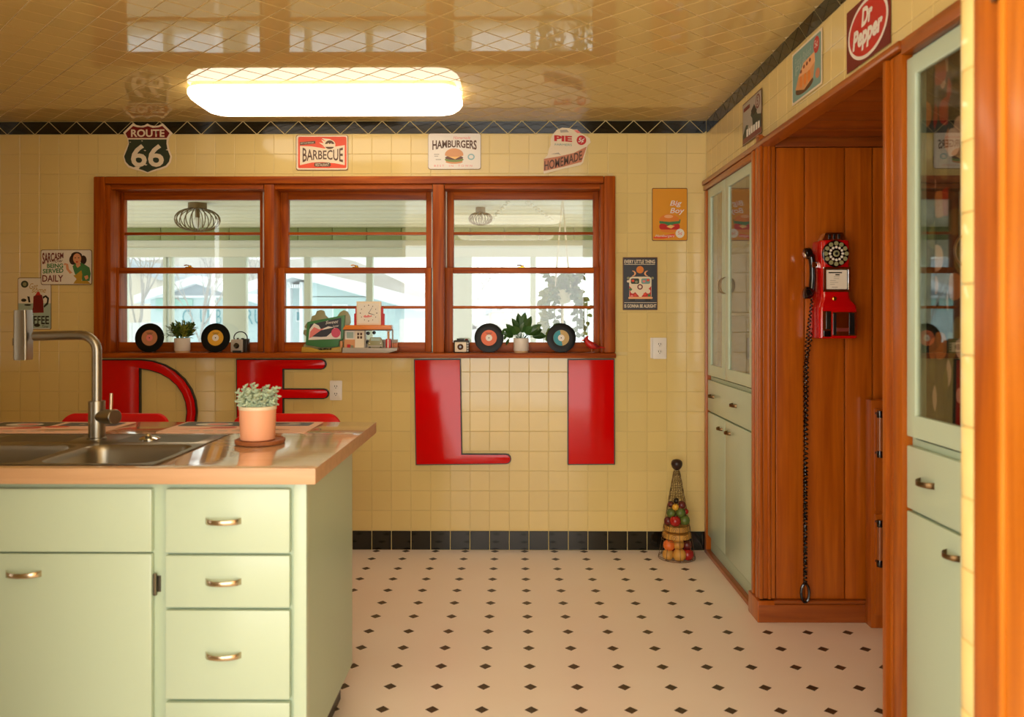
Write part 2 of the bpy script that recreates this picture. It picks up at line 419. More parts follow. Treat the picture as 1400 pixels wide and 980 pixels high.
# ceiling, tiles laid on the diagonal
ceiling = struct('ceiling', MB().box(XL-.1, 2.3, YREAR-.1, YB+.2, ZC+g, ZC+.12), 'grout_ceiling', 'glossy yellow tiled ceiling laid in a diagonal pattern', 'ceiling')
items = []
for k in range(-28, 4):
    for m in range(0, 26):
        for sh in (0, 1):
            x = XA+k*DG+(DG/2 if sh else 0); y = YB-m*DG-(0 if sh else DG/2)
            e = DG/2
            if x+e < XL or x-e > XR or y < .6: continue
            inside = x-e > XL and x+e < XR and y+e < YB+.001
            items.append((x, y, inside))
def vis(t):
    x, y, ins = t
    px = PCX+F*(x/y); py = HOR-F*(ZC-HC)/y
    return (not (-10 < px < 1130 and py > -25), not ins, y)
items.sort(key=vis); rest = []; n = 0
for x, y, ins in items:
    e = DG/2-.0012
    rot = (PI+jit(.0013), jit(.0013), PI/4)
    if ins: me = tile_mesh(TX*1.005-.0042, TX*1.005-.0042, 'ceiling_tile'); loc = (x, y, ZC)
    else:
        po = [(x+e, y), (x, y+e), (x-e, y), (x, y-e)]
        po = clip(clip(clip(po, lambda p: p[0]-XL), lambda p: XR-.001-p[0]), lambda p: YB-p[1])
        if len(po) < 3: continue
        if (max(p[0] for p in po)-min(p[0] for p in po)) < .012 or (max(p[1] for p in po)-min(p[1] for p in po)) < .012: continue
        me = MB().prism([(p[0]-x, -(p[1]-y)) for p in po], -.0026, 0).mesh('tile', 'ceiling_tile'); loc = (x, y, ZC); rot = (PI, 0, 0)
    if n < 299: inst('tile', me, ceiling, loc, rot); n += 1
    else: rest.append((me, mtx(loc, rot)))
join_stuff('tile_rest', rest, ceiling, 'ceiling_tile')

struct('wall_left', MB().box(XL-.12, XL, 1.4, YB+g, 0, ZC+.01).box(XL-.12, XL, YREAR, -2.2, 0, ZC+.01).box(XL-.12, XL, -2.2, 1.4, 0, .1).box(XL-.12, XL, -2.2, 1.4, 2.28, ZC+.01), 'tile', 'yellow wall on the left side of the kitchen with an opening added for light', 'wall')  # unseen opening made for the left fill light
wl = [o for o in COL.objects if o.name == 'wall_left'][0]; rest = []
for r in range(20):
    for c in range(28): rest.append((tile_mesh(TX-.0016, TZ-.0016, 'tile'), mtx((XL+.0028, YB-.006-(c+.5)*TX, BAND-(r+.5)*TZ), (PI/2+jit(), 0, PI/2+jit()))))
join_stuff('tile_rest', rest, wl, 'tile')
mb = MB(); rx0, rx1, rz0, rz1 = -2.85, 1.75, .05, 2.35
mb.box(XL-.1, rx0, YREAR-.12, YREAR, 0, ZC+.01).box(rx1, 2.3, YREAR-.12, YREAR, 0, ZC+.01).box(rx0, rx1, YREAR-.12, YREAR, 0, rz0).box(rx0, rx1, YREAR-.12, YREAR, rz1, ZC+.01)
struct('wall_rear', mb, 'plaster', 'cream wall behind the photographer with a wide opening added for light', 'wall')  # wide unseen opening made for the rear fill light
struct('wall_outer', MB().box(2.2, 2.3, YREAR, YB+.1, 0, ZC+.01), 'plaster', 'plain outer wall behind the built in cupboards', 'wall')

# the wall end at the right edge: bullnose tiles, then the wooden frame of a doorway
pier = struct('wall_partition', MB().box(.719, 2.2, 1.06, 1.285, 0, ZC), 'plaster', 'end of the tiled partition wall at the right edge', 'wall')
prof = [(.719, 1.292)]+[(.731-.024*math.sin(a), 1.27+.022*math.cos(a)) for a in [PI/2*i/6 for i in range(7)]]+[(.707, 1.235), (.719, 1.235)]
for i in range(22):
    z0 = i*.1118+.03
    if z0+.1105 > ZC: break
    o = MB().prism(prof, z0, z0+.1098).build('bullnose_tile', 'tile', pier, 0.0012, seg=1)
struct('wall_partition_left', MB().box(XL, -1.12, 1.06, 1.285, 0, ZC), 'plaster', 'unseen left side of the wide opening the photographer looks through', 'wall')  # out of view; its end is set to shade the kitchen's left side
jt = thing('trim_4', 'broad orange wooden door frame at the right edge', 'door frame', (0, 0, 0), kind='structure')
bx('jamb_board', 'post_wood', jt, .703, .7188, 1.163, 1.2345, 0, ZC-.002, .003)
bx('stop_strip', 'jamb_wood', jt, .696, .7188, 1.150, 1.162, 0, ZC-.002, .003)
bx('casing_board', 'jamb_wood', jt, .700, .7188, 1.03, 1.149, 0, ZC-.002, .003)
MB().box(.692, .7029, 1.150, 1.172, 1.775, 1.86).build('hinge', 'bronze', jt, .002)

# ------------------------------------------------------------------ alcove with wooden lining
def plank_panel(parent, name, xs, y, z0, z1, m, th=.014, gap=.004):
    for a, b in zip(xs[:-1], xs[1:]):
        MB().box(a+gap/2, b-gap/2, y, y+th, z0, z1).build(name, m, parent, .006)
YA = 3.48
wall_alcove = struct('wall_alcove', MB().box(1.06, 2.2, YA+.016, YA+.05, 0, 2.11), 'panel_wood', 'varnished wooden plank wall of the alcove behind the payphone', 'wall')
xs = [PX(p, YA) for p in (1060, 1100, 1155, 1193)]+[PX(1193, YA)+.15*i for i in (1, 2, 3)]
plank_panel(wall_alcove, 'plank', xs, YA, .095, 2.05, 'panel_wood')
for p0, p1, yy in ((1038.5, 1043, 3.462), (1043.2, 1050, 3.470), (1050.2, 1054, 3.462), (1054.2, 1060, 3.472)):
    MB().box(PX(p0, yy), PX(p1, yy), yy, YA+.03, .10, 2.098).build('moulding', 'panel_wood', wall_alcove, .003)
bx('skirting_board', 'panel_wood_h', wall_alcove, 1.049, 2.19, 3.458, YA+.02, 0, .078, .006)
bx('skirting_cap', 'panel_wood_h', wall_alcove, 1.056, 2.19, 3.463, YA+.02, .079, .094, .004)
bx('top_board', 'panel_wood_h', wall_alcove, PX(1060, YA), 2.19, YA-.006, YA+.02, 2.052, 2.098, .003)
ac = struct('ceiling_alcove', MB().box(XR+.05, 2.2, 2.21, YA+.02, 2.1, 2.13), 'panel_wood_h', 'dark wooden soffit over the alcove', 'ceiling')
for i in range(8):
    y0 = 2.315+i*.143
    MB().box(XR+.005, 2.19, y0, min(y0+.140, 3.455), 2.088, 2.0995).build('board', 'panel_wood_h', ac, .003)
struct('wall_alcove_near', MB().box(1.12, 2.2, 2.207, 2.3, 0, 2.1), 'panel_wood', 'wooden near side of the alcove', 'wall')
struct('wall_alcove_end', MB().box(2.1, 2.19, 2.3, 3.46, 0, 2.1), 'panel_wood', 'wooden end wall of the alcove', 'wall')
# casings
t = thing('trim_2', 'moulded wooden casing between mint cupboard and phone alcove', 'door frame', kind='structure')
for y0, y1, x in ((3.575, 3.598, 1.060), (3.548, 3.574, 1.052), (3.515, 3.547, 1.060), (3.488, 3.514, 1.052)):
    bx('casing_strip', 'panel_wood', t, x, 1.12, y0, y1, .095, 2.05, .004)
bx('plinth', 'panel_wood', t, 1.046, 1.12, 3.459, 3.60, 0, .094, .005)
t = thing('trim_3', 'broad orange wooden casing between phone alcove and near mint cupboard', 'door frame', kind='structure')
for y0, y1, x in ((2.28, 2.302, 1.052), (2.262, 2.279, 1.062), (2.206, 2.261, 1.062)):
    bx('casing_strip', 'post_wood', t, x, 1.12, y0, y1, 0, 2.045, .004)
t = thing('trim_5', 'long wooden head casing running above cupboards and alcove', 'door frame', kind='structure')
bx('head_strip', 'panel_wood_y', t, 1.052, 1.12, 2.206, 4.512, 2.052, 2.076, .004)
bx('head_strip', 'panel_wood_y', t, 1.058, 1.12, 1.5, 2.205, 2.035, 2.076, .004)
bx('head_strip', 'panel_wood_y', t, 1.060, 1.12, 3.60, 4.512, 2.022, 2.051, .004)
bx('corner_strip', 'panel_wood', t, 1.066, 1.10, 4.47, 4.512, .0, 2.02, .003)

# ------------------------------------------------------------------ triple window
t1 = thing('trim_1', 'reddish wooden casing and mullions around the triple window', 'window frame', kind='structure')
yc = 4.49
def zc(py, Y=yc): return PZ(500, py, Y)
zsill = zc(482.5, 4.46)
bx('side_casing', 'window_wood_v', t1, PX(127.5, yc), PX(143, yc), yc, YB+.01, zsill, zc(240.5), .008)
bx('side_casing', 'window_wood_v', t1, PX(826, yc), PX(841.5, yc), yc, YB+.01, zsill, zc(240.5), .008)
bx('head_casing', 'window_wood', t1, PX(143.2, yc), PX(825.8, yc), yc, YB+.01, zc(251), zc(240.5), .008)
ys = 4.505
bx('inner_casing', 'window_wood_v', t1, PX(143.2, ys), PX(151.5, ys), ys, 4.70, zsill, zc(251), .005)
bx('inner_casing', 'window_wood_v', t1, PX(821, ys), PX(826, ys), ys, 4.70, zsill, zc(251), .005)
for a, b in ((360.5, 374.5), (591.5, 607)):
    bx('mullion', 'window_wood_v', t1, PX(a, yc), PX(b, yc), yc+.004, 4.70, zsill, zc(251.5), .006)
for a, b in ((151.7, 360), (375, 591), (607.5, 820.5)):
    bx('head_strip', 'window_wood', t1, PX(a, ys), PX(b, ys), ys+.004, 4.70, zc(257.5), zc(251), .004)
sill = struct('trim_6', MB().box(PX(127, 4.45), PX(842.5, 4.45), 4.45, 4.70, zsill-.028, zsill-.0005), 'window_wood', 'long wooden window sill holding records and small ornaments', 'window sill', .007)
YU, YL = 4.625, 4.575
def sash(w, name, Y, gx0, gx1, ox0, ox1, gt, gb, top, bot, mun, lock=None):
    gx0, gx1, ox0, ox1 = [PX(p, Y) for p in (gx0, gx1, ox0, ox1)]
    gt, gb, top, bot = [zc(p, Y) for p in (gt, gb, top, bot)]; mz = zc(mun, Y)
    if bot < zsill: bot = zsill+.0008
    th = .018
    fr = MB().box(ox0, gx0, Y, Y+.04, bot, top).build(name, 'window_wood_v', w, .003)
    MB().box(gx1, ox1, Y, Y+.04, bot, top).build('stile', 'window_wood_v', fr, .003)
    MB().box(gx0, gx1, Y, Y+.04, gt, top).build('top_rail', 'window_wood', fr, .003)
    MB().box(gx0, gx1, Y, Y+.04, bot, gb).build('bottom_rail', 'window_wood', fr, .003)
    MB().box(gx0, gx1, Y+.004, Y+.036, mz-.008, mz+.008).build('muntin', 'window_wood', fr, .003)
    for a, b in ((gb, mz-.008), (mz+.008, gt)):
        MB().box(gx0-.002, gx1+.002, Y+.018, Y+.022, a-.002, b+.002).build('pane', 'pane', fr)
    return fr
for i, (u, l, lk, nm) in enumerate((((169.6, 355.2, 156, 360), (162.5, 352, 152, 360), 258, 'left'), ((394, 582.6, 382, 590), (388.8, 581, 377, 590), 486, 'middle'), ((620.3, 811, 611.5, 819.5), (619, 812, 608, 820), 713, 'right'))):
    w_ = thing('window_%d' % (i+1), '%s double hung sash of the wooden triple window' % nm, 'window', kind='structure')
    sash(w_, 'upper_sash', YU, u[0], u[1], u[2], u[3], 272.8, 365.5, 261, 371.5, 319)
    fr = sash(w_, 'lower_sash', YL, l[0], l[1], l[2], l[3], 373.5, 468, 366, 483, 420)
    x, z = P(lk, 365.5, YL+.01)
    mb = MB().box(x-.018, x+.018, YL+.006, YL+.03, z-.001, z+.004).lathe([(.009, 0), (.009, .008), (.004, .010)], 10, (x+.004, YL+.018, z+.003))
    mb.tube([(x, YL+.016, z+.010), (x-.012, YL+.012, z+.014), (x-.026, YL+.008, z+.011)], .0035, 6)
    mb.build('sash_lock', 'brass', w_, smooth=True)
    MB().box(PX(u[2], YU)-.008, PX(u[2], YU)-.001, YU-.012, YU+.03, zc(366, YU), zc(262, YU)).build('sash_track', 'paper', w_)
    MB().box(PX(u[3], YU)+.001, PX(u[3], YU)+.006, YU-.012, YU+.03, zc(366, YU), zc(262, YU)).build('sash_track', 'paper', w_)

# ------------------------------------------------------------------ porch behind the window
YP = 8.5; ZP = 2.255
struct('floor_porch', MB().box(-5.2, 3.6, 4.75, YP+.1, -.1, 0), 'porch_post', 'pale floor of the glazed porch', 'floor')
cp = struct('ceiling_porch', MB().box(-5.2, 3.6, 4.73, YP+.2, ZP+.02, ZP+.1), 'porch_white', 'white boarded porch ceiling', 'ceiling')
for i in range(13):
    y0 = 4.75+i*.29
    MB().box(-5.2, 3.6, y0, y0+.284, ZP, ZP+.019).build('board', 'porch_ceiling', cp, .004, seg=1)
def pz(py): return PZ(500, py, YP)
wp = struct('wall_porch', MB().box(-5.2, 3.6, YP, YP+.12, pz(351), ZP+.02).box(-5.2, 3.6, YP, YP+.12, 0, .45), 'porch_white', 'white far wall of the glazed porch', 'wall')
zg0, zg1 = pz(328.5), pz(311)
x = -5.2
while x < 3.6:
    MB().box(x+.002, x+.36, YP-.05, YP-.0005, zg0, zg1).build('green_board', 'porch_green', wp, .004, seg=1); x += .364
MB().box(-5.2, 3.6, YP-.02, YP-.0005, pz(340), pz(338.5)).build('moulding', 'porch_post', wp)
MB().box(-5.2, 3.6, YP-.06, YP+.14, .44, .47).build('porch_sill', 'porch_white', wp, .006)
posts = [(40, 64), (120, 170.5), (222, 226.5), (230, 233.5), (304, 335.5), (415, 424), (500, 509), (588, 645), (725, 733), (822, 850)]
for a, b in posts: MB().box(PX(a, YP), PX(b, YP), YP+.01, YP+.1, .47, pz(351)).build('window_post', 'porch_post', wp, .006)
ed = [p for ab in posts for p in ab]
for a, b in zip(ed[1:-1:2], ed[2::2]):
    if b-a > 8: MB().box(PX(a, YP)-.002, PX(b, YP)+.002, YP+.05, YP+.055, .468, pz(351)+.002).build('pane', 'pane', wp)

for xa, nm in ((3.6, 'right'), (-5.3, 'left')):
    mb = MB().box(xa, xa+.1, 4.73, YP+.12, 0, .45).box(xa, xa+.1, 4.73, YP+.12, 1.95, ZP+.1)
    for y in (4.73, 6.0, 7.2, 8.35): mb.box(xa, xa+.1, y, y+.12, .45, 1.95)
    struct('wall_porch_'+nm, mb, 'porch_white', 'white glazed %s end wall of the porch' % nm, 'wall')
# house side of the porch, outside of the kitchen wall
struct('ground', MB().box(-60, 60, YP+.2, 160, -.6, -.4), 'snow', 'snow covered yard beyond the porch', 'ground')
# ------------------------------------------------------------------ ceiling lamps
def ceiling_lamp(x0, x1, y0, y1, label):
    cx, cy = (x0+x1)/2, (y0+y1)/2; a, b = (x1-x0)/2, (y1-y0)/2
    r = thing('ceiling_lamp', label, 'lamp', (cx, cy, ZC))
    rings = []
    for ins, z, rad in ((.004, -.012, .085), (0, -.018, .09), (0, -.038, .09), (.012, -.058, .085), (.035, -.076, .07), (.07, -.088, .05), (.115, -.092, .025)):
        rings.append([(x, y, z) for x, y in rrect(-a+ins, -b+ins, a-ins, b-ins, rad, 7)])
    MB().loft(rings).build('diffuser', 'lamp_diffuser', r, smooth=True)
    MB().prism(rrect(-a+.02, -b+.02, a-.02, b-.02, .06, 5), -.0118, -.0005).build('base_pan', 'lamp_metal', r)
    return r
lx0, lx1 = PX(252, 3.80), PX(628, 3.80)
ceiling_lamp(lx0, lx1, 3.76, 4.13, 'long glowing acrylic fluorescent ceiling lamp in front of the window')
ceiling_lamp(-.75, .52, .35, .66, 'second long acrylic ceiling lamp, unseen, added for light above the photographer')  # unseen lamp added to light the room from above the camera
ceiling_lamp(-.75, .52, -1.5, -1.19, 'third long acrylic ceiling lamp, unseen, added for light behind the photographer')  # another unseen lamp, added for more light from behind

# ------------------------------------------------------------------ kitchen island
def bow_pull(parent, name, x, y, z, w=.098, d=.026, h=.013, m='nickel', axis='y', vert=False):
    """flat strip handle bowed out from its two ends; axis says which way the front faces (-y or -x)"""
    rings = []; n = 12
    for i in range(n+1):
        s = -1+2*i/n; o = d*(1-s*s)**.6+.001
        t = .0032; hh = h/2*(1+.35*abs(s)**3)
        q = []
        for dz, dt in ((-hh, 0), (hh, 0), (hh, t), (-hh, t)):
            if axis == 'y': p = (x+s*w/2, y-(o+dt-t), z+dz)
            elif vert: p = (x-(o+dt-t), y+dz, z+s*w/2)
            else: p = (x-(o+dt-t), y+s*w/2, z+dz)
            q.append(p)
        rings.append(q)
    return MB().loft(rings).build(name, m, parent, .0012, seg=1)
YF = 2.18; CT = .91; xr = -.57
isl = thing('kitchen_island', 'mint green kitchen island with drawers and doors under wooden worktop', 'cabinet', (0, 0, 0))
mb = MB(); XI = -2.32
mb.box(XI, xr, YF+.02, 2.81, .10, .866).box(XI, xr-.0, 2.26, 2.76, 0, .0995)
body = MB().box(XI, xr, YF+.02, YF+.04, .10, .866).box(XI, xr, 2.79, 2.81, .10, .866).box(XI, XI+.02, YF+.04, 2.79, .10, .866).box(xr-.02, xr, YF+.04, 2.79, .10, .866).box(XI+.02, xr-.02, YF+.04, 2.79, .10, .12).build('body', 'mint_frame', isl)
MB().box(XI+.01, xr-.03, 2.27, 2.76, 0, .0995).build('toe_kick', 'black', isl)
def fx(p): return PX(p, YF)
def fz(p): return PZ(300, p, YF)
for i, (a, b) in enumerate(((668.5, 756.5), (759.5, 831), (834.5, 956.5), (960.5, 1062))):
    d = bx('drawer', 'mint', isl, fx(225.5), fx(396), YF, YF+.0195, max(fz(b), .105), fz(a), .006)
    bow_pull(d, 'handle', fx(305.5), YF, (fz(a)+fz(b))/2+(.001 if i < 3 else 0))
bx('sink_front', 'mint', isl, fx(-235), fx(207), YF, YF+.0195, fz(755.5), fz(668.5), .006)
d = bx('door', 'mint', isl, fx(-8), fx(207), YF, YF+.0195, .105, fz(757.5), .006); bow_pull(d, 'handle', fx(32.5), YF, fz(784.5))
MB().lathe([(.0045, -.03), (.0055, -.028), (.0055, .028), (.0045, .03)], 10, (fx(210.5), YF+.006, fz(800))).box(fx(211), fx(216), YF+.0165, YF+.0198, fz(812), fz(790)).build('hinge', 'steel_dark', d)
d = bx('door', 'mint', isl, fx(-235), fx(-12), YF, YF+.0195, .105, fz(757.5), .006); bow_pull(d, 'handle', fx(-60), YF, fz(784.5))
bx('corner_post', 'mint', isl, fx(400), xr+.001, YF+.008, YF+.05, .0, .866, .004)

def frame_mesh(xs, ys, holes, z0, z1):
    mb = MB()
    nx, ny = len(xs), len(ys); v = [(x, y, z) for z in (z0, z1) for y in ys for x in xs]; f = []
    I = lambda i, j, k: k*nx*ny+j*nx+i
    solid = lambda i, j: 0 <= i < nx-1 and 0 <= j < ny-1 and (i, j) not in holes
    for i in range(nx-1):
        for j in range(ny-1):
            if not solid(i, j): continue
            f += [(I(i, j, 1), I(i+1, j, 1), I(i+1, j+1, 1), I(i, j+1, 1)), (I(i, j, 0), I(i, j+1, 0), I(i+1, j+1, 0), I(i+1, j, 0))]
            if not solid(i-1, j): f.append((I(i, j, 0), I(i, j, 1), I(i, j+1, 1), I(i, j+1, 0)))
            if not solid(i+1, j): f.append((I(i+1, j, 0), I(i+1, j+1, 0), I(i+1, j+1, 1), I(i+1, j, 1)))
            if not solid(i, j-1): f.append((I(i, j, 0), I(i+1, j, 0), I(i+1, j, 1), I(i, j, 1)))
            if not solid(i, j+1): f.append((I(i, j+1, 0), I(i, j+1, 1), I(i+1, j+1, 1), I(i+1, j+1, 0)))
    used = sorted({q for p in f for q in p}); mp = {q: n for n, q in enumerate(used)}
    mb.v = [v[q] for q in used]; mb.f = [tuple(mp[q] for q in p) for p in f]
    return mb
sx0, sx1, sy0, sy1 = -1.775, -.985, 2.19, 2.757
ct = frame_mesh([XI-.03, sx0+.008, sx1-.008, -.535], [2.15, sy0+.008, sy1-.008, 3.10], {(1, 1)}, .867, CT).build('worktop', 'counter', None, .003)
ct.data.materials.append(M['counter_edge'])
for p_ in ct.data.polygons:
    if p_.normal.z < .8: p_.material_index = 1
tag(ct, 'glossy pale wooden worktop of the kitchen island', 'worktop')
# sink
sk = thing('sink', 'stainless steel double bowl sink set into the wooden worktop', 'sink', (0, 0, 0))
zt = CT+.0022; yd = 2.552
def bowl(c0, c1, h0, h1, hy0, hy1):
    r0 = rrect(c0, sy0, c1, yd, .0015, 6); r1 = rrect(h0, hy0, h1, hy1, .055, 6)
    rings = [[(x, y, zt) for x, y in r0], [(x, y, zt) for x, y in r1]]
    for ins, dz, rad in ((.004, -.004, .052), (.008, -.02, .05), (.012, -.12, .05), (.02, -.165, .045), (.05, -.18, .03)):
        rings.append([(x, y, zt+dz) for x, y in rrect(h0+ins, hy0+ins, h1-ins, hy1-ins, rad, 6)])
    mb = MB(); mb.loft(rings, cap=False); n = len(r0); k = len(rings)-1
    mb.f.append(tuple(range(k*n, k*n+n)))
    o = mb.build('bowl', 'steel', sk, smooth=True)
    cx, cy = (h0+h1)/2, (hy0+hy1)/2
    MB().lathe([(.042, -.1795), (.042, -.177), (.03, -.1775), (.028, -.1795)], 20, (cx, cy, zt)).build('drain', 'steel_dark', o, smooth=True)
bowl(-1.352, sx1, -1.335, -1.005, 2.212, 2.535); bowl(sx0, -1.352, -1.755, -1.369, 2.212, 2.535)
MB().box(sx0, sx1, yd, sy1, zt-.0015, zt).box(sx0, sx1, sy1-.006, sy1, zt, zt+.0015).box(sx1-.005, sx1, sy0, sy1-.006, zt, zt+.0015).build('deck', 'steel', sk, .0006, seg=1)
MB().prism(rrect(sx0+.05, yd+.035, -1.46, sy1-.03, .02), zt, zt+.0006).build('ledge', 'steel_dark', sk)
MB().prism(rrect(-1.30, yd+.03, sx1-.04, sy1-.03, .02), zt, zt+.0006).build('ledge', 'steel_dark', sk)
fc = thing('faucet', 'tall brushed steel kitchen faucet with square spray head', 'faucet', (-1.389, 2.655, zt))
mb = MB().lathe([(.031, .0), (.031, .004), (.026, .006), (.026, .124), (.0255, .126)], 28).build('body', 'steel', fc, smooth=True)
pth = [(0, 0, .10), (0, 0, .20), (0, 0, .292)]
R_ = .052
for i in range(1, 9):
    a = PI/2*i/8; pth.append((-R_+R_*math.cos(a), 0, .292+R_*math.sin(a)))
pth += [(-.09, 0, .344), (-.21, 0, .341)]
MB().tube(pth, .0155, 18).build('spout', 'steel', fc, smooth=True)
mb = MB().loft([[(-.246+x, y, z) for x, y in rrect(-h, -.022, h, .022, .006, 3)] for z, h in ((.262, .021), (.27, .0225), (.33, .0225), (.40, .0215), (.428, .0205))])
sh = mb.build('spray_head', 'steel', fc, smooth=True)
MB().box(-.275, -.2685, -.012, .012, .31, .335).build('button', 'black', sh, .002)
vd = (.86, -.5, .05)
mb = MB().lathe([(.019, 0), (.019, .05), (.024, .052), (.024, .098), (.022, .1)], 22, (0, 0, .074), vd).build('valve', 'steel', fc, smooth=True)
MB().tube([(.066, -.038, .09), (.068, -.039, .155)], .0052, 10).build('lever', 'nickel', fc, smooth=True)
sp = thing('drain_knob', 'small chrome drain knob on the sink deck beside the faucet', 'knob', (-1.205, 2.64, zt))
MB().lathe([(.034, 0), (.034, .004), (.026, .009), (.012, .012)], 22).build('base', 'chrome', sp, smooth=True)
MB().lathe([(.010, .010), (.012, .016), (.009, .022), (.003, .024)], 14, (.002, -.018, 0)).build('knob', 'chrome', sp, smooth=True)

# placemats with printed pictures
def placemat(x0, x1, y0, y1, label, seed):
    rnd = random.Random(seed)
    r = thing('placemat', label, 'placemat', ((x0+x1)/2, (y0+y1)/2, CT+.0005)); a, b = (x1-x0)/2, (y1-y0)/2
    MB().prism(rrect(-a, -b, a, b, .012), 0, .0016).build('mat', 'mat_peach', r)
    def patch(pts, m, k): MB().prism(pts, .0016, .0017+k*.0002).build('print', m, r)
    patch(rrect(-a+.01, .02, -a*.05, b-.008, .01), 'p_dkgreen', 1)
    patch(rrect(a*.05, .03, a-.03, b-.02, .01), 'p_bluegrey', 1)
    patch(ell(-a*.5, .07, .07, .035, 16), 'p_white', 2); patch(ell(-a*.45, .07, .04, .025, 14), 'p_pink', 3)
    patch(ell(a*.5, .08, .06, .03, 16), 'p_grey', 2); patch(ell(a*.45, .085, .03, .018, 14), 'p_black', 3)
    patch([(-a*.8, -.06), (-a*.3, -.01), (-a*.1, .02), (-a*.2, -.03)], 'p_orange', 2); patch(ell(-a*.25, -.02, .05, .018, 14), 'p_red', 3)
    patch(ell(a*.1, .01, .045, .02, 14), 'p_orange', 3); patch(ell(a*.35, -.07, .1, .02, 18), 'p_tan', 1); patch(ell(a*.35, -.07, .06, .012, 18), 'p_khaki', 2)
    for q in range(5): patch(rrect(-a*.6+q*.05, -.105, -a*.6+q*.05+.035, -.095, .002, 2), 'p_grey', 1)
    return r
placemat(-1.97, -1.452, 2.785, 3.075, 'printed placemat on the worktop behind the faucet', 1)
placemat(-1.262, -.735, 2.80, 3.085, 'printed placemat on the worktop behind the peach pot', 2)

# coaster, pot
px_, py_ = -.827, 2.575
co = thing('coaster', 'round brown wooden coaster under the peach pot', 'coaster', (px_, py_, CT+.0003))
MB().lathe([(.070, 0), (.078, .003), (.079, .014), (.074, .016), (.070, .012), (.03, .0115)], 36, (.008, .0, 0)).build('disc', 'cork', co, smooth=True)
pt = thing('potted_succulent', 'peach pot with a pale grey green succulent on the island', 'plant', (px_, py_, CT+.0128))
MB().lathe([(.050, 0), (.054, .003), (.0575, .1), (.0575, .107), (.053, .108), (.052, .09)], 40).build('pot', 'peach', pt, smooth=True)
MB().lathe([(.0585, .098), (.059, .1), (.059, .107), (.0575, .109), (.053, .1088)], 40).build('rim', 'p_cream', pt, smooth=True)
MB().lathe([(.052, .088), (.02, .095)], 20).build('soil', 'soil', pt, smooth=True)
rnd = random.Random(5)
for i in range(34):
    a = i*2.4; tilt = .08+.95*(i/33)**.8+rnd.uniform(-.08, .08); L = rnd.uniform(.058, .085)*(1-.25*(tilt > .8)); b0 = Vector((.02*math.cos(a), .02*math.sin(a), .092))
    d_ = Vector((math.sin(tilt)*math.cos(a), math.sin(tilt)*math.sin(a), math.cos(tilt)))
    mb = MB(); mb.tube([b0, b0+d_*L*.5, b0+d_*L+Vector((0, 0, .006))], [.0035, .003, .002], 6)
    for q in range(14):
        s = .25+.75*q/13; c = b0+d_*L*s; aa = q*2.4; side = d_.orthogonal().normalized(); side.rotate(Matrix.Rotation(aa, 3, d_))
        e = c+side*.011+d_*.007
        mb.tube([c, (c+e)/2+side*.001, e], [.003, .0042, .0015], 5)
    mb.build('sprig', 'leaf_grey', pt, smooth=True)

# red stools on the far side of the island
def stool(x, y, label):
    r = thing('bar_stool', label, 'stool', (x, y, 0), group='red stools at the island')
    def ring(ins, yy):
        out = []
        for u, v in rrect(-.225+ins, -.15+ins, .225-ins, .15-ins, .05 if ins < .01 else .045, 6): out.append((u, yy-.05*(1-(u/.225)**2)*-1*.6, .772+v*(1-0.09*(u/.225)**2)))
        return out
    MB().loft([ring(.012, -.018), ring(.002, -.012), ring(0, 0), ring(.002, .012), ring(.012, .018)]).build('backrest', 'red_vinyl', r, smooth=True)
    MB().lathe([(.19, 0), (.2, .01), (.2, .05), (.19, .06), (.15, .064)], 32, (0, -.215, .575)).build('seat', 'red_vinyl', r, smooth=True)
    for s in (-1, 1):
        MB().tube([(s*.16, -.2, .575), (s*.17, -.03, .575), (s*.16, .012, .66)], .011, 10).build('back_support', 'chrome', r, smooth=True)
    for sx in (-1, 1):
        for sy in (-1, 1): MB().tube([(sx*.12, -.215+sy*.12, .575), (sx*.19, -.215+sy*.19, 0.001)], .012, 10).build('leg', 'chrome', r, smooth=True)
    MB().tube([(.17*math.cos(2*PI*i/24), -.215+.17*math.sin(2*PI*i/24), .25) for i in range(24)], .009, 8, closed=True).build('foot_ring', 'chrome', r, smooth=True)
    return r
stool(PX(157.5, 3.33), 3.33, 'red stool behind the faucet, only its backrest showing'); stool(PX(392.5, 3.33), 3.33, 'red stool behind the peach pot, only its backrest showing')

# ------------------------------------------------------------------ built in cupboards of the right wall
mc = bpy.data.materials.new('print_cloth'); mc.use_nodes = True; nt = mc.node_tree; b_ = nt.nodes['Principled BSDF']; b_.inputs['Roughness'].default_value = .9
tc = nt.nodes.new('ShaderNodeTexCoord'); mp = nt.nodes.new('ShaderNodeMapping'); mp.inputs['Scale'].default_value = (1, 1.3, .75)
vo = nt.nodes.new('ShaderNodeTexVoronoi'); vo.inputs['Scale'].default_value = 17; vo.distance = 'MINKOWSKI'; vo.inputs['Exponent'].default_value = 2.5
cr = nt.nodes.new('ShaderNodeValToRGB'); cr.color_ramp.interpolation = 'CONSTANT'
cols = [(0, (66, 60, 28)), (.25, (160, 124, 108)), (.42, (54, 42, 20)), (.58, (146, 88, 46)), (.7, (84, 80, 40)), (.82, (172, 140, 126)), (.92, (130, 26, 16))]
while len(cr.color_ramp.elements) < len(cols): cr.color_ramp.elements.new(.5)
for e, (p_, c_) in zip(cr.color_ramp.elements, cols): e.position = p_; e.color = rgb(*c_)
sep = nt.nodes.new('ShaderNodeSeparateColor'); nt.links.new(tc.outputs['Object'], mp.inputs[0]); nt.links.new(mp.outputs[0], vo.inputs['Vector']); nt.links.new(vo.outputs['Color'], sep.inputs[0]); nt.links.new(sep.outputs[0], cr.inputs[0])
d2 = nt.nodes.new('ShaderNodeMath'); d2.operation = 'LESS_THAN'; d2.inputs[1].default_value = .46; nt.links.new(vo.outputs['Distance'], d2.inputs[0])
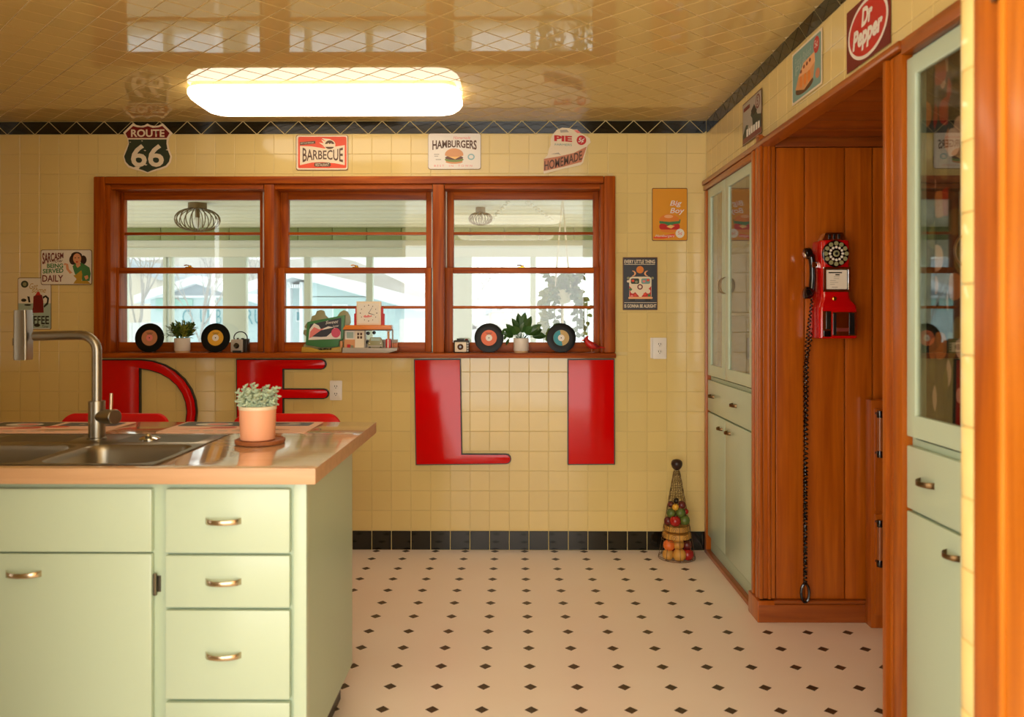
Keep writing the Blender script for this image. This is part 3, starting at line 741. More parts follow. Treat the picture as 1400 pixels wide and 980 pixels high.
mx = nt.nodes.new('ShaderNodeMix'); mx.data_type = 'RGBA'; mx.inputs[6].default_value = rgb(26, 22, 10); nt.links.new(d2.outputs[0], mx.inputs[0]); nt.links.new(cr.outputs[0], mx.inputs[7]); nt.links.new(mx.outputs[2], b_.inputs['Base Color'])
M['print_cloth'] = mc
def rail_frame(y0, y1, z0, z1, st, rl_t, rl_b, x0, x1):
    """door frame in the plane of the right wall"""
    mb = frame_mesh([y0, y0+st, y1-st, y1], [z0, z0+rl_b, z1-rl_t, z1], {(1, 1)}, x0, x1)
    mb.v = [(c, a, b) for a, b, c in mb.v]; return mb
def cupboard(label, near, far, mid, inside, hy, st=.062):
    r = thing('built_in_cupboard', label, 'cabinet', (0, 0, 0))
    xf = 1.072; xb = 1.091; xe = 1.42; t = .018
    mb = MB().box(xb, xe, near, near+t, .0, 2.034).box(xb, xe, far-t, far, .0, 2.034).box(xb, xe, near+t, far-t, 2.016, 2.034).box(xb, xe, near+t, far-t, .08, .1)
    mb.box(xb, xe, near+t, far-t, .955, .985).box(xb, xb+.02, near+t, far-t, .78, .80).box(xb, xb+.02, near+t, far-t, .0, .0795)
    mb.build('carcass', 'mint_frame', r)
    MB().box(xe-.012, xe-.001, near+t, far-t, .1, 2.016).build('back_panel', inside, r)
    for y in (near+t+.0003, far-t-.0033): MB().box(xb+.03, xe-.013, y, y+.003, .986, 2.015).build('lining', inside, r)
    for z in (1.32, 1.66): MB().box(xb+.06, xe-.013, near+t+.0035, far-t-.0035, z, z+.016).build('shelf', inside, r)
    for y0, y1, hs in ((near+.004, mid-.002, 1), (mid+.002, far-.004, -1)):
        d = rail_frame(y0, y1, .993, 2.020, st, .05, .06, xf, xb-.001).build('upper_door', 'mint', r, .004)
        MB().box(xf+.008, xf+.011, y0+st-.001, y1-st+.001, 1.052, 1.971).build('pane', 'cab_glass', d)
        bow_pull(d, 'handle', xf, (y1-.014) if hs > 0 else (y0+.014), 1.475, w=.085, d=.03, h=.009, m='bronze', axis='x', vert=True)
        d = bx('lower_door', 'mint', r, xf, xb-.001, y0, y1, .105, .790, .005)
        bow_pull(d, 'handle', xf, (y1-.075) if hs > 0 else (y0+.075), .735, w=.06, d=.024, h=.012, m='bronze', axis='x')
    d = bx('drawer', 'mint', r, xf, xb-.001, near+.004, far-.004, .797, .968, .005)
    for y in hy: bow_pull(d, 'handle', xf, y, .885, w=.07, d=.026, h=.013, m='bronze', axis='x')
    return r
c1 = cupboard('mint green built in cupboard with glass doors in the far corner', 3.605, 4.462, 4.095, 'cabinet_inside', (3.91, 4.35))
bx('floor_strip', 'panel_wood_y', c1, 1.062, 1.0905, 3.604, 4.5, 0, .022, .004)
c2 = cupboard('mint green built in cupboard with patterned cloth behind its glass, at the right edge', 1.58, 2.205, 1.89, 'cabinet_inside_dark', (2.09, 1.70), .046)
mb = MB(); n = 60; v = []; f = []
for i in range(n+1):
    y = 1.605+(2.16-1.605)*i/n; x = 1.108+.006*math.sin(i*.9)
    v += [(x, y, 1.0), (x, y, 2.0)]
for i in range(n): f.append((2*i, 2*i+2, 2*i+3, 2*i+1))
mb.add(v, f).build('curtain', mc, c2, smooth=True)

# low wooden cabinet inside the alcove
lc = thing('low_cabinet', 'dark low wooden cabinet with upright pulls deep in the alcove', 'cabinet', (0, 0, 0))
bx('body', 'panel_wood', lc, PX(1191, 3.40), 2.09, 3.40, 3.457, .0, PZ(1195, 547, 3.40), .005)
for k, (a, b) in enumerate(((.50, .93), (.06, .485))):
    d = bx('door', 'panel_wood', lc, PX(1191, 3.40)+.012, 2.0, 3.385, 3.3995, a, b, .004)
    zz = (PZ(1202, 593, 3.36), PZ(1200, 742, 3.36))[k]; x = PX(1202, 3.36)
    h = MB().tube([(x, 3.352, zz-.072), (x, 3.352, zz+.072)], .011, 12).build('handle', 'handle_wood', d, smooth=True)
    for s in (-1, 1): MB().lathe([(.013, -.014), (.014, 0), (.012, .014)], 12, (x, 3.352, zz+s*.083)).tube([(x, 3.352, zz+s*.083), (x, 3.386, zz+s*.083)], .006, 8).build('handle_end', 'bakelite', d, smooth=True)
# ------------------------------------------------------------------ red payphone in the alcove
ph = thing('payphone', 'red vintage rotary payphone hanging on the plank wall', 'telephone', (1.35, YA, 1.225))
def sec(z, l, r, d, rad):   # cross section: x from l to r, out of the wall by d
    pts = [(l, -.0005), (l, -(d-rad))]
    for i in range(1, 5):
        a = PI/2*i/4; pts.append((l+rad-rad*math.cos(a), -(d-rad)-rad*math.sin(a)))
    for i in range(0, 4):
        a = PI/2*i/4; pts.append((r-rad+rad*math.sin(a), -(d-rad)-rad*math.cos(a)))
    pts += [(r, -(d-rad)), (r, -.0005)]
    return [(x, y, z) for x, y in pts]
MB().loft([sec(0, -.070, .082, .112, .012), sec(.004, -.074, .086, .118, .014), sec(.128, -.074, .086, .118, .016), sec(.142, -.072, .083, .116, .018),
           sec(.162, -.064, .066, .108, .02), sec(.182, -.061, .060, .106, .02), sec(.405, -.061, .060, .106, .02), sec(.413, -.058, .057, .103, .018), sec(.416, -.052, .051, .096, .016)]).build('housing', 'phone_red', ph, smooth=True)
mb = MB().prism([(-.052, .414), (.052, .414), (.036, .448), (-.036, .448)], .02, .085)
mb.v = [(x, -z, y) for x, y, z in mb.v]; cs = mb.build('coin_head', 'chrome', ph, .003)
for q in (-.020, 0, .020): MB().box(q-.005, q+.005, -.0862, -.0850, .421, .440).build('coin_slot', 'black', cs)
dc = (-.006, -.107, .356)
dl = MB().lathe([(.055, 0), (.056, .004), (.054, .010), (.046, .013), (.02, .014)], 40, dc, (0, -1, 0)).build('dial', 'bakelite', ph, smooth=True)
for i in range(12):
    a = 2*PI*i/12
    MB().lathe([(.0092, .0), (.0092, .0012), (.006, .0014)], 12, (dc[0]+.043*math.cos(a), dc[1]-.0125, dc[2]+.043*math.sin(a)), (0, -1, 0)).build('finger_hole', 'p_khaki', dl, smooth=True)
    MB().lathe([(.0056, .0), (.0056, .001), (.003, .0012)], 10, (dc[0]+.0265*math.cos(a), dc[1]-.0138, dc[2]+.0265*math.sin(a)), (0, -1, 0)).build('number_dot', 'paper', dl, smooth=True)
MB().lathe([(.0135, .0), (.0135, .002), (.011, .003)], 20, (dc[0], dc[1]-.0135, dc[2]), (0, -1, 0)).build('dial_centre', 'p_khaki', dl, smooth=True)
MB().lathe([(.007, .0), (.007, .001), (.004, .0012)], 16, (dc[0], dc[1]-.0162, dc[2]), (0, -1, 0)).build('dial_cap', 'black', dl, smooth=True)
cf = rail_frame(-.056, .056, .196, .300, .010, .010, .010, 0, .010); cf.v = [(y, -.1155+x, z) for x, y, z in cf.v]
cf = cf.build('card_frame', 'chrome', ph, .002)
MB().box(-.048, .048, -.1085, -.1068, .203, .293).build('card_backing', 'black', cf)
o = MB().prism(rrect(-.043, .208, .043, .288, .003, 2), .0, .001).build('card', 'paper', cf); o.rotation_euler = (PI/2, 0, 0); o.location = (0, -.1087, 0)
for k, (y, a, b, h) in enumerate(((.277, -.034, .022, .005), (.268, -.006, .012, .005), (.260, -.012, .012, .002), (.252, -.012, .010, .002), (.244, -.028, -.004, .002), (.236, -.028, .006, .002), (.228, -.028, -.008, .002), (.216, -.02, .004, .003))):
    MB().box(a, b, -.1102, -.1097, y-h/2, y+h/2).build('printed_line', 'p_grey' if k > 1 else 'p_black', cf)
MB().lathe([(.009, 0), (.009, .004), (.006, .006)], 16, (-.008, -.1055, .168), (0, -1, 0)).build('lock', 'brass', ph, smooth=True)
pl = MB().box(-.021, .078, -.1205, -.1175, .012, .112).build('chrome_plate', 'chrome', ph, .002)
for a, b, c, d_, m in ((-.018, -.006, .016, .108, 'black'), (.048, .070, .016, .108, 'black'), (-.005, .047, .030, .045, 'p_greyred')):
    MB().box(a, b, -.1218, -.1204, c, d_).build('plate_reflection', m, pl)  # black bars and red patch paint reflections onto the chrome
cr_ = MB().box(-.062, -.026, -.1205, -.1175, .008, .116).build('coin_return', 'chrome', ph, .002)
MB().box(-.048, -.030, -.1235, -.120, .040, .113).build('return_flap', 'p_black', cr_, .001); MB().box(-.058, -.030, -.1235, -.120, .010, .034).build('return_cup', 'bakelite', cr_, .002)
# handset on the left cradle
hs = MB(); hx = PX(1107, 3.42)-1.35; y_ = -.06
hs.tube([(hx-.004, y_, .362), (hx+.008, y_, .35), (hx+.012, y_, .31), (hx+.013, y_, .26), (hx+.010, y_, .215), (hx+.004, y_, .19)], [.014, .0155, .0135, .0135, .0145, .014], 14)
hs.lathe([(.014, -.005), (.022, .0), (.025, .018), (.023, .024), (.016, .028)], 20, (hx+.004, y_, .366), (-.95, 0, -.32))
hs.lathe([(.014, -.008), (.024, .002), (.027, .020), (.025, .028), (.016, .032)], 20, (hx+.006, y_, .192), (-.97, 0, .10))
hs = hs.build('handset', 'bakelite', ph, smooth=True)
MB().lathe([(.014, 0), (.012, .003)], 16, (hx-.022, y_, .355), (-.95, 0, -.32)).build('earpiece_ring', 'chrome', hs, smooth=True)
MB().box(hx+.005, -.060, -.075, -.045, .30, .325).build('cradle', 'chrome', ph, .003)
# coiled cord: from the handset down to a loop and back up to the phone
def zz(py): return PZ(1104, py, 3.43)-1.225
xA = hx+.002; pts = []
def coil(p0, p1, r0, r1, turns, ph0, steps=9):
    out = []; n_ = int(turns*steps); p0, p1 = Vector(p0), Vector(p1)
    for i in range(n_+1):
        s = i/n_; a = ph0+2*PI*turns*s; r = r0+(r1-r0)*s; c = p0.lerp(p1, s)
        out.append((c.x+r*math.cos(a), c.y+r*math.sin(a), c.z))
    return out
zl = zz(800)
mb = MB()
mb.tube(coil((xA+.008, y_, .17), (xA-.010, -.05, zz(470)), .004, .0075, 12, 0), .0028, 6)
mb.tube(coil((xA-.010, -.05, zz(470)), (xA-.014, -.045, zz(640)), .0075, .009, 26, 0), .0030, 6)
mb.tube(coil((xA-.014, -.045, zz(640)), (xA-.015, -.045, zl), .009, .007, 34, 0), .0030, 6)
mb.tube(coil((xA-.012, -.035, zz(500)), (xA-.012, -.035, zl), .007, .007, 44, 1.5), .0030, 6)
mb.tube(coil((xA+.03, -.03, zz(440)), (xA-.012, -.035, zz(500)), .004, .007, 9, .4), .0028, 6)
lp = []
for i in range(0, 17):
    a = PI*.5+2*PI*i/16; lp.append((xA-.014+.017*math.cos(a), -.04, zl-.036+.04*math.sin(a)))
mb.tube(lp, .0062, 8)
mb.build('cord', 'bakelite', ph, smooth=True)

# ------------------------------------------------------------------ red wall letters
def wall_letter(name, label, outline, hole=None, th=.022):
    """outline in photo pixels of the back wall"""
    xs = [p[0] for p in outline]; ys = [p[1] for p in outline]; cxp, cyp = (min(xs)+max(xs))/2, (min(ys)+max(ys))/2
    X, Z = P(cxp, cyp, YB-.015); k = (YB-.01)/F
    r = thing(name, label, 'letter', (X, YB-.0005, Z), BACK, group='red wall letters')
    loc = lambda pts: [((p[0]-cxp)*k, -(p[1]-cyp)*k) for p in pts]
    def slab(nm, pts, hl, z0, z1, m, bev):
        mb = MB()
        if hl is None: mb.prism(pts, z0, z1)
        else:
            n = len(pts)
            for z, fl in ((z0, 1), (z1, 0)): mb.v += [(x, y, z) for x, y in pts]+[(x, y, z) for x, y in hl]
            for i in range(n):
                j = (i+1) % n
                mb.f += [(i, n+i, n+j, j), (2*n+i, 2*n+j, 3*n+j, 3*n+i), (i, j, 2*n+j, 2*n+i), (n+i, 3*n+i, 3*n+j, n+j)]
        return mb.build(nm, m, r, bev)
    po = loc(outline); ho = loc(hole) if hole else None
    slab('edge', po, ho, 0, th, 'letter_edge', 0)
    slab('face', offset(po, .0055), None if ho is None else [tuple(p) for p in offset(ho, -.0055)], th, th+.003, 'sign_red', .001)
    return r
def arm(x, y0, y1, r=None):
    r = (y1-y0)/2; return [(x-r+r*math.cos(math.radians(a)), (y0+y1)/2+r*math.sin(math.radians(a))) for a in (-90, -60, -30, 0, 30, 60, 90)]
wall_letter('letter_l', 'big red letter L with black edges below the right window', [(566, 491), (630, 490.5), (632, 620)]+arm(699, 620, 634)+[(568.5, 635.5)])
wall_letter('letter_i', 'big red letter I, a plain upright bar at the right end', [(776, 491), (840, 490.5), (840.5, 634.5), (776, 635)])
E_ = [(323, 490.5)]+arm(446.5, 490.5, 505)+[(388, 505), (388, 531)]+arm(450, 531, 545)+[(388, 545), (388, 621)]+arm(455, 621, 635.5)+[(324.5, 635.5)]
wall_letter('letter_e', 'big red letter E with black edges behind the peach pot', E_)
n_ = 14
outer = [(130, 491), (160, 491), (192, 491)]+[(192+78*math.sin(PI*i/n_), 563-72*math.cos(PI*i/n_)) for i in range(1, n_)]+[(192, 635), (160, 635), (130, 635)]
inner = [(192, 512), (192, 505), (192, 504)]+[(192+64*math.sin(PI*i/n_), 563-58*math.cos(PI*i/n_)) for i in range(1, n_)]+[(192, 622), (192, 621), (192, 614)]
wall_letter('letter_d', 'big red letter D with black edges behind the faucet', outer, inner)

# ------------------------------------------------------------------ outlets
def outlet(px, py, w, h, label, plug=False):
    X, Z = P(px, py, YB); k = YB/F; a, b = w*k/2, h*k/2
    r = thing('wall_outlet', label, 'outlet', (X, YB-.0005, Z), BACK)
    MB().prism(rrect(-a, -b, a, b, .006), 0, .006).build('plate', 'outlet', r, .002)
    for s in (1, -1):
        if plug and s > 0: pass
        o = MB().prism(ell(0, s*.021, .017, .0145, 20), .006, .0085).build('socket', 'outlet', r, .001)
        for q in (-.006, .006): MB().box(q-.0016, q+.0016, s*.021-.001, s*.021+.008, .0085, .0092).build('slot', 'black', o)
        MB().prism(ell(0, s*.021-.007, .0025, n=10), .0085, .0092).build('slot', 'black', o)
    return r
outlet(459.5, 533.5, 16.8, 27, 'white wall outlet beside the middle arm of the red letter')
o = outlet(901.5, 476, 19, 29, 'white wall outlet below the van poster')
MB().box(-.052, -.0405, -.056, .06, 0, .014).build('side_box', 'outlet', o, .003)

# ------------------------------------------------------------------ tin signs
class Sign:
    def __init__(s, label, crop, k, px0, px1, py0, py1, name='tin_sign', cat='sign'):
        """crop: photo pixel of the drawing's origin, k drawing units per photo pixel; px.. the plate in photo pixels"""
        s.c = crop; s.k = k; s.cx, s.cy = (px0+px1)/2, (py0+py1)/2; s.m = (YB-.004)/F
        X, Z = P(s.cx, s.cy, YB-.004); s.off = .0035
        s.r = thing(name, label, cat, (X, YB-.0008, Z), BACK, group='tin signs on the walls'); s.T = .0045
    def q(s, u, v): return ((s.c[0]+u/s.k-s.cx)*s.m, -(s.c[1]+v/s.k-s.cy)*s.m)
    def plate(s, pts, m, name='plate'): return MB().prism([s.q(*p) for p in pts], s.off, s.T).build(name, m, s.r)
    def poly(s, name, pts, m, lay=1):
        return MB().prism([s.q(*p) for p in pts], s.T-.0003, s.T+lay*.00035).build(name, m, s.r)
    def rect(s, name, a, b, c, d, m, lay=1, r=4): return s.poly(name, rrect(a, b, c, d, r, 3), m, lay)
    def text(s, t, a, b, c, d, m, lay=3, name='lettering', **kw):
        x0, y1 = s.q(a, b); x1, y0 = s.q(c, d)
        return inst(name, text_mesh(name, t, (x0, y0, x1, y1), s.T+lay*.00035, m, **kw), s.r)
class SignR(Sign):
    """sign on the right wall, drawn in a 300 x 200 field"""
    def __init__(s, label, yfar, ynear, z0, z1, W=300, H=200):
        s.W, s.H = W, H; s.w, s.h = yfar-ynear, z1-z0
        s.off = .0035; s.T = .0045
        s.r = thing('tin_sign', label, 'sign', (XR-.0012, (yfar+ynear)/2, (z0+z1)/2), RIGHT, group='tin signs on the walls')
    def q(s, u, v): return ((u/s.W-.5)*s.w, (.5-v/s.H)*s.h)
def burger(S, cx, y0, w, h, bun='p_tan', extra=True):
    S.poly('picture', ell(cx, y0+h*.86, w*.46, h*.13, 20), bun, 2)
    S.poly('picture', ell(cx, y0+h*.72, w*.5, h*.16, 22), 'p_lettuce', 3)
    S.poly('picture', ell(cx, y0+h*.6, w*.48, h*.14, 22), 'p_meat', 4)
    if extra: S.poly('picture', [(cx-w*.35, y0+h*.5), (cx+w*.35, y0+h*.5), (cx+w*.05, y0+h*.7)], 'p_cheese', 5)
    S.poly('picture', [(cx-w*.48, y0+h*.48)]+ell(cx, y0+h*.40, w*.49, h*.40, 16, 180, 360)+[(cx+w*.48, y0+h*.48)]+ell(cx, y0+h*.46, w*.45, h*.08, 10, 0, 180), bun, 6)
# route shield
S = Sign('black and red shield sign for route 66', (160, 160), 12.25, 168, 236, 168, 237)
sh_ = [(510, 108), (560, 135), (640, 150), (700, 140), (770, 105), (935, 270), (880, 340), (860, 430), (880, 540), (925, 660), (905, 760), (840, 840), (740, 880), (600, 915), (515, 945), (430, 915), (290, 880), (190, 845), (125, 765), (100, 660), (140, 545), (185, 440), (170, 350), (100, 260), (265, 102), (330, 135), (400, 148), (460, 138)]
S.plate(sh_, 'p_cream')
def mid(pts, f, c): return [(c[0]+(x-c[0])*f, c[1]+(y-c[1])*f) for x, y in pts]
red = [(515, 150), (600, 180), (700, 172), (762, 148), (885, 270), (835, 352), (180, 352), (140, 270), (270, 148), (340, 170), (440, 175)]
S.poly('field', red, 'p_darkred', 1)
S.poly('field', [(190, 375), (835, 375), (832, 450), (850, 545), (895, 660), (875, 750), (820, 815), (730, 850), (600, 890), (515, 925), (430, 890), (300, 850), (205, 815), (145, 750), (118, 660), (165, 550), (200, 450)], 'p_dkgreen', 1)
S.text('ROUTE', 235, 205, 800, 335, 'p_cream', bold=.03); S.text('66', 235, 455, 790, 838, 'p_cream', bold=.02)
for a, b, c in ((330, 850, 60), (480, 800, 30), (470, 560, 22), (420, 400, 16), (840, 550, 20), (220, 420, 14)): S.poly('wear', [(a-c, b), (a-c*.2, b-c*.4), (a+c, b-c*.1), (a+c*.3, b+c*.5)], 'p_cream', 2)
# barbecue
S = Sign('red barbecue restaurant sign above the middle of the window', (395, 178), 15.56, 405, 476, 185, 233)
S.plate(rrect(150, 100, 1262, 855, 45), 'p_rust'); S.rect('border', 160, 110, 1252, 840, 'p_cream', 1, 42); S.rect('field', 195, 140, 1228, 808, 'p_orange', 2, 30)
S.poly('banner', [(235, 335), (480, 345), (760, 390), (980, 350), (1190, 320), (1190, 745), (980, 705), (720, 680), (480, 690), (235, 745)], 'p_cream', 3)
S.poly('flames', [(660, 340), (760, 360), (720, 320), (640, 260), (740, 280), (690, 200), (800, 250), (700, 170), (880, 190), (980, 260), (990, 340), (880, 390)], 'p_cream', 3)
for cx in (870,): S.poly('picture', ell(cx, 310, 122, 108, 26), 'p_cream', 4); S.poly('picture', ell(cx, 310, 100, 92, 24, 190, 350), 'p_brown', 5); S.poly('picture', ell(cx, 345, 92, 58, 20, 10, 170), 'p_brown', 5)
S.poly('picture', [(800, 320), (840, 270), (870, 300), (910, 270), (900, 325)], 'p_cream', 6)
S.text('BARBECUE', 292, 365, 1152, 690, 'p_brown', 5, bold=.015, warp=lambda s, t: .5+(t-.5)*(1-.42*math.sin(PI*s)**.8))
S.poly('badge', [(232, 255), (560, 228), (565, 285), (240, 320)], 'p_brown', 4); S.text('NOT YOUR REGULAR', 250, 248, 530, 298, 'p_cream', 6, warp=lambda s, t: t*.65+.35*s)
S.rect('badge', 540, 692, 890, 778, 'p_brown', 4, 30); S.text('RESTAURANT', 570, 708, 860, 768, 'p_cream', 6)
# hamburgers
S = Sign('white hamburgers sign above the right part of the window', (578, 176), 15.56, 585, 657, 183, 231)
S.plate(rrect(112, 100, 1240, 865, 50), 'p_rust'); S.rect('field', 118, 104, 1232, 855, 'p_white', 1, 46)
S.text('HAMBURGERS', 205, 245, 1148, 455, 'p_brown', 3, bold=.03, warp=lambda s, t: t*(.74+.26*abs(2*s-1)**2)+.26*(1-abs(2*s-1)**2))
S.text('Homemade', 650, 160, 1015, 222, 'p_pink', 3, shear=.3)
burger(S, 668, 420, 400, 330)
S.poly('badge', ell(1030, 600, 75, 66, 22), 'p_blue', 2); S.poly('badge', ell(1030, 600, 48, 40, 18), 'p_white', 3)
for y, a, b in ((545, 240, 350), (585, 245, 330), (655, 275, 390)): S.rect('small_print', a, y-8, b, y+8, 'p_grey', 2)
S.text('BEST  IN  TOWN', 245, 770, 1050, 808, 'p_pink', 3, spacing=1.5)
# pie
S = Sign('cut out pie slice sign reading pie and homemade', (735, 170), 14.0, 743, 808, 174, 236)
S.plate([(110, 900), (125, 660), (190, 590), (215, 470), (250, 400), (250, 280), (300, 180), (370, 100), (470, 65), (590, 70), (680, 100), (760, 100), (820, 160), (900, 210), (1000, 270), (1015, 350), (960, 400), (940, 460), (870, 740), (820, 780), (500, 850), (120, 945)], 'p_cream')
S.poly('crust', [(120, 660), (430, 610), (700, 545), (940, 425), (840, 720), (500, 810), (115, 895)], 'p_salmon', 1)
S.text('HOMEMADE', 130, 500, 850, 880, 'p_brown', 3, bold=.02, warp=lambda s, t: t*.46+.50*s*s*.35+.365*s)
S.text('PIE', 318, 208, 660, 338, 'p_red', 3, bold=.045, warp=lambda s, t: t*.86+.14*(1-s)); S.text('FARMERS', 330, 365, 655, 415, 'p_teal', 3, warp=lambda s, t: t*.8+.2*(1-s))
S.poly('badge', ell(838, 305, 92, 92, 28), 'p_red', 2); S.text('5¢', 775, 255, 900, 365, 'p_white', 4, shear=.25, bold=.02)
S.poly('shade', [(250, 570), (400, 540), (450, 590), (400, 570)], 'p_grey', 1); S.poly('shade', [(430, 110), (560, 100), (600, 150), (440, 160)], 'p_grey', 1); S.poly('edge', [(690, 110), (770, 110), (830, 170), (760, 170)], 'p_pink', 1)
# sarcasm
S = Sign('cream sarcasm sign with a picture of a woman in a green blouse', (15, 335), 8.167, 55.5, 126.5, 341.5, 389)
S.plate(rrect(332, 50, 908, 445, 22), 'p_rust'); S.rect('field', 338, 56, 902, 438, 'p_white', 1, 20)
S.text('SARCASM', 350, 82, 588, 215, 'p_greyred', 3, bold=.03, warp=lambda s, t: 1-(1-t)*(1-.55*s)-.02); S.text('now', 455, 165, 580, 195, 'p_rust', 3, shear=.3)
S.text('BEING', 402, 206, 585, 255, 'p_green', 3, bold=.03); S.text('SERVED', 355, 258, 588, 318, 'p_green', 3, bold=.03, warp=lambda s, t: t*.85+.15*s); S.text('DAILY', 350, 335, 585, 410, 'p_greyred', 3, bold=.02)
S.poly('picture', ell(695, 165, 42, 55, 18), 'p_hair', 2); S.poly('picture', ell(812, 165, 36, 50, 18), 'p_hair', 2); S.poly('picture', ell(735, 115, 62, 40, 18), 'p_hair', 2)
S.poly('picture', [(690, 235), (730, 195), (800, 200), (880, 250), (895, 320), (880, 400), (800, 410), (790, 330), (720, 330), (705, 290)], 'p_green', 2)
S.poly('picture', [(735, 190), (775, 185), (780, 230), (745, 255), (728, 225)], 'p_skin', 3); S.poly('picture', ell(742, 150, 46, 58, 20), 'p_skin', 4)
S.poly('picture', ell(740, 188, 13, 8, 10), 'p_red', 5); 
for q in (722, 760): S.poly('picture', ell(q, 142, 9, 5, 8), 'p_hair', 5)
S.poly('picture', [(700, 340), (730, 330), (790, 280), (800, 330), (790, 430), (700, 432), (735, 380)], 'p_mustard', 3); S.poly('picture', [(700, 432), (720, 400), (860, 400), (895, 435)], 'p_mustard', 4)
S.poly('picture', [(600, 200), (640, 210), (650, 270), (690, 310), (660, 320), (620, 270), (615, 220), (590, 225)], 'p_skin', 3); S.poly('picture', [(820, 350), (860, 335), (870, 370), (840, 390)], 'p_skin', 4)
# coffee
S = Sign('pale coffee sign with a red coffee pot behind the faucet', (15, 335), 8.167, 23.5, 70, 379.5, 450.5)
S.off = .0; S.T = .0012
S.plate(rrect(72, 362, 450, 945, 20), 'p_rust'); S.rect('field', 78, 368, 444, 938, 'p_white', 1, 18); S.poly('field', [(80, 650), (444, 650), (444, 930), (80, 930)], 'p_aqua', 2)
S.poly('badge', ell(150, 435, 42, 40, 18), 'p_dkgreen', 2); S.poly('badge', ell(150, 435, 22, 22, 14), 'p_khaki', 3)
S.text('Get', 205, 425, 300, 490, 'p_mustard', 3, shear=.3); S.text('some', 230, 490, 390, 530, 'p_mustard', 3, shear=.3)
S.poly('picture', [(250, 570), (285, 555), (345, 555), (360, 620), (365, 755), (230, 758), (245, 690)], 'p_darkred', 3); S.poly('picture', [(270, 560), (295, 520), (312, 520), (335, 560)], 'p_red', 4)
S.poly('picture', [(355, 575), (390, 558), (425, 590), (415, 660), (370, 700), (365, 680), (400, 640), (405, 600), (385, 580), (358, 600)], 'p_black', 4); S.poly('picture', [(180, 570), (205, 575), (215, 640), (195, 640)], 'p_black', 3)
S.poly('picture', ell(140, 615, 30, 18, 14), 'p_black', 3); S.poly('picture', ell(185, 668, 40, 10, 14), 'p_black', 3)
S.text('HOT', 108, 768, 250, 812, 'p_black', 3, bold=.02); S.text('COFFEE', 105, 790, 425, 885, 'p_black', 3, bold=.02); S.poly('picture', ell(290, 895, 35, 20, 14), 'p_black', 3); S.text('Time', 345, 895, 415, 925, 'p_black', 3, shear=.3)
# orange burger sign (figure left out)
S = Sign('orange burger sign hanging on the wall right of the window', (880, 250), 11.53, 891.5, 939.5, 257, 329.5)
S.plate(rrect(132, 82, 688, 912, 20), 'p_rust'); S.rect('field', 142, 92, 680, 902, 'p_yellow', 1, 18)
S.text('Big', 412, 280, 598, 385, 'p_orange', 3, shear=.25, bold=.05); S.text('Big', 412, 280, 598, 385, 'p_white', 4, shear=.25, bold=.015); S.text('Boy', 415, 395, 640, 505, 'p_orange', 3, shear=.25, bold=.05); S.text('Boy', 415, 395, 640, 505, 'p_white', 4, shear=.25, bold=.015)
S.poly('picture', ell(405, 740, 150, 42, 20), 'p_bun', 2); S.poly('picture', rrect(245, 640, 568, 735, 40), 'p_red', 3); S.poly('picture', [(245, 590), (330, 610), (580, 575), (570, 640), (480, 650), (400, 680), (330, 645), (250, 640)], 'p_green', 4)
S.poly('picture', [(360, 690), (420, 660), (490, 680), (430, 720)], 'p_cheese', 5); S.poly('picture', [(245, 600)]+ell(402, 590, 158, 96, 18, 180, 360)+[(560, 600), (402, 615)], 'p_bun', 5); S.poly('picture', ell(392, 530, 70, 26, 16), 'p_peach', 6)
S.poly('badge', ell(570, 795, 68, 72, 24), 'p_white', 5); S.text('5¢', 540, 765, 605, 828, 'p_orange', 7); S.poly('banner', [(155, 850), (480, 800), (500, 850), (300, 880), (155, 872)], 'p_orange', 2); S.text('Hamburgers', 185, 815, 485, 865, 'p_white', 4, shear=.25)
# van poster
S = Sign('dark poster of a flowered van with moons', (840, 345), 6.325, 851.5, 899, 351.5, 423.5, 'tin_sign')
S.plate(rrect(72, 42, 372, 498, 5), 'p_rust'); S.rect('field', 80, 50, 366, 492, 'p_navy', 1, 3); S.rect('line', 85, 102, 350, 106, 'p_cream', 2, 1); S.rect('line', 85, 432, 365, 436, 'p_cream', 2, 1)
S.text('EVERY LITTLE THING', 86, 64, 350, 96, 'p_cream', 3, bold=.02); S.text('IS GONNA BE ALRIGHT', 86, 448, 362, 478, 'p_cream', 3, bold=.02)
S.poly('picture', ell(221, 150, 32, 32, 22), 'p_bun', 2)
for cx, f in ((168, 1), (275, -1)): S.poly('picture', [(cx-10*f+28*f*math.cos(math.radians(a)), 182+24*math.sin(math.radians(a))) for a in range(-100, 101, 20)]+[(cx-18*f+22*f*math.cos(math.radians(a)), 182+20*math.sin(math.radians(a))) for a in range(80, -81, -20)], 'p_peach', 2)
S.poly('picture', rrect(128, 210, 320, 400, 26), 'p_cream', 2); S.poly('picture', rrect(142, 225, 214, 272, 12), 'p_dkgreen', 3); S.poly('picture', rrect(232, 225, 308, 272, 12), 'p_teal', 3)
S.poly('picture', [(128, 290), (212, 378), (212, 398), (132, 398)], 'p_red', 3); S.poly('picture', [(318, 290), (236, 378), (236, 398), (316, 398)], 'p_red', 3); S.poly('picture', ell(221, 298, 24, 24, 20), 'p_greyred', 4); S.poly('picture', ell(221, 298, 14, 14, 16), 'p_cream', 5)
for cx in (158, 290): S.poly('picture', ell(cx, 336, 20, 20, 16), 'p_cream', 5)
for a, b, m in ((140, 320, 'p_green'), (180, 370, 'p_orange'), (300, 372, 'p_green'), (262, 360, 'p_orange'), (150, 378, 'p_pink'), (160, 245, 'p_orange'), (190, 255, 'p_khaki'), (255, 250, 'p_pink'), (290, 240, 'p_orange'), (120, 222, 'p_khaki'), (328, 222, 'p_khaki'), (120, 250, 'p_cream')): S.poly('picture', ell(a, b, 13, 11, 9), m, 6)
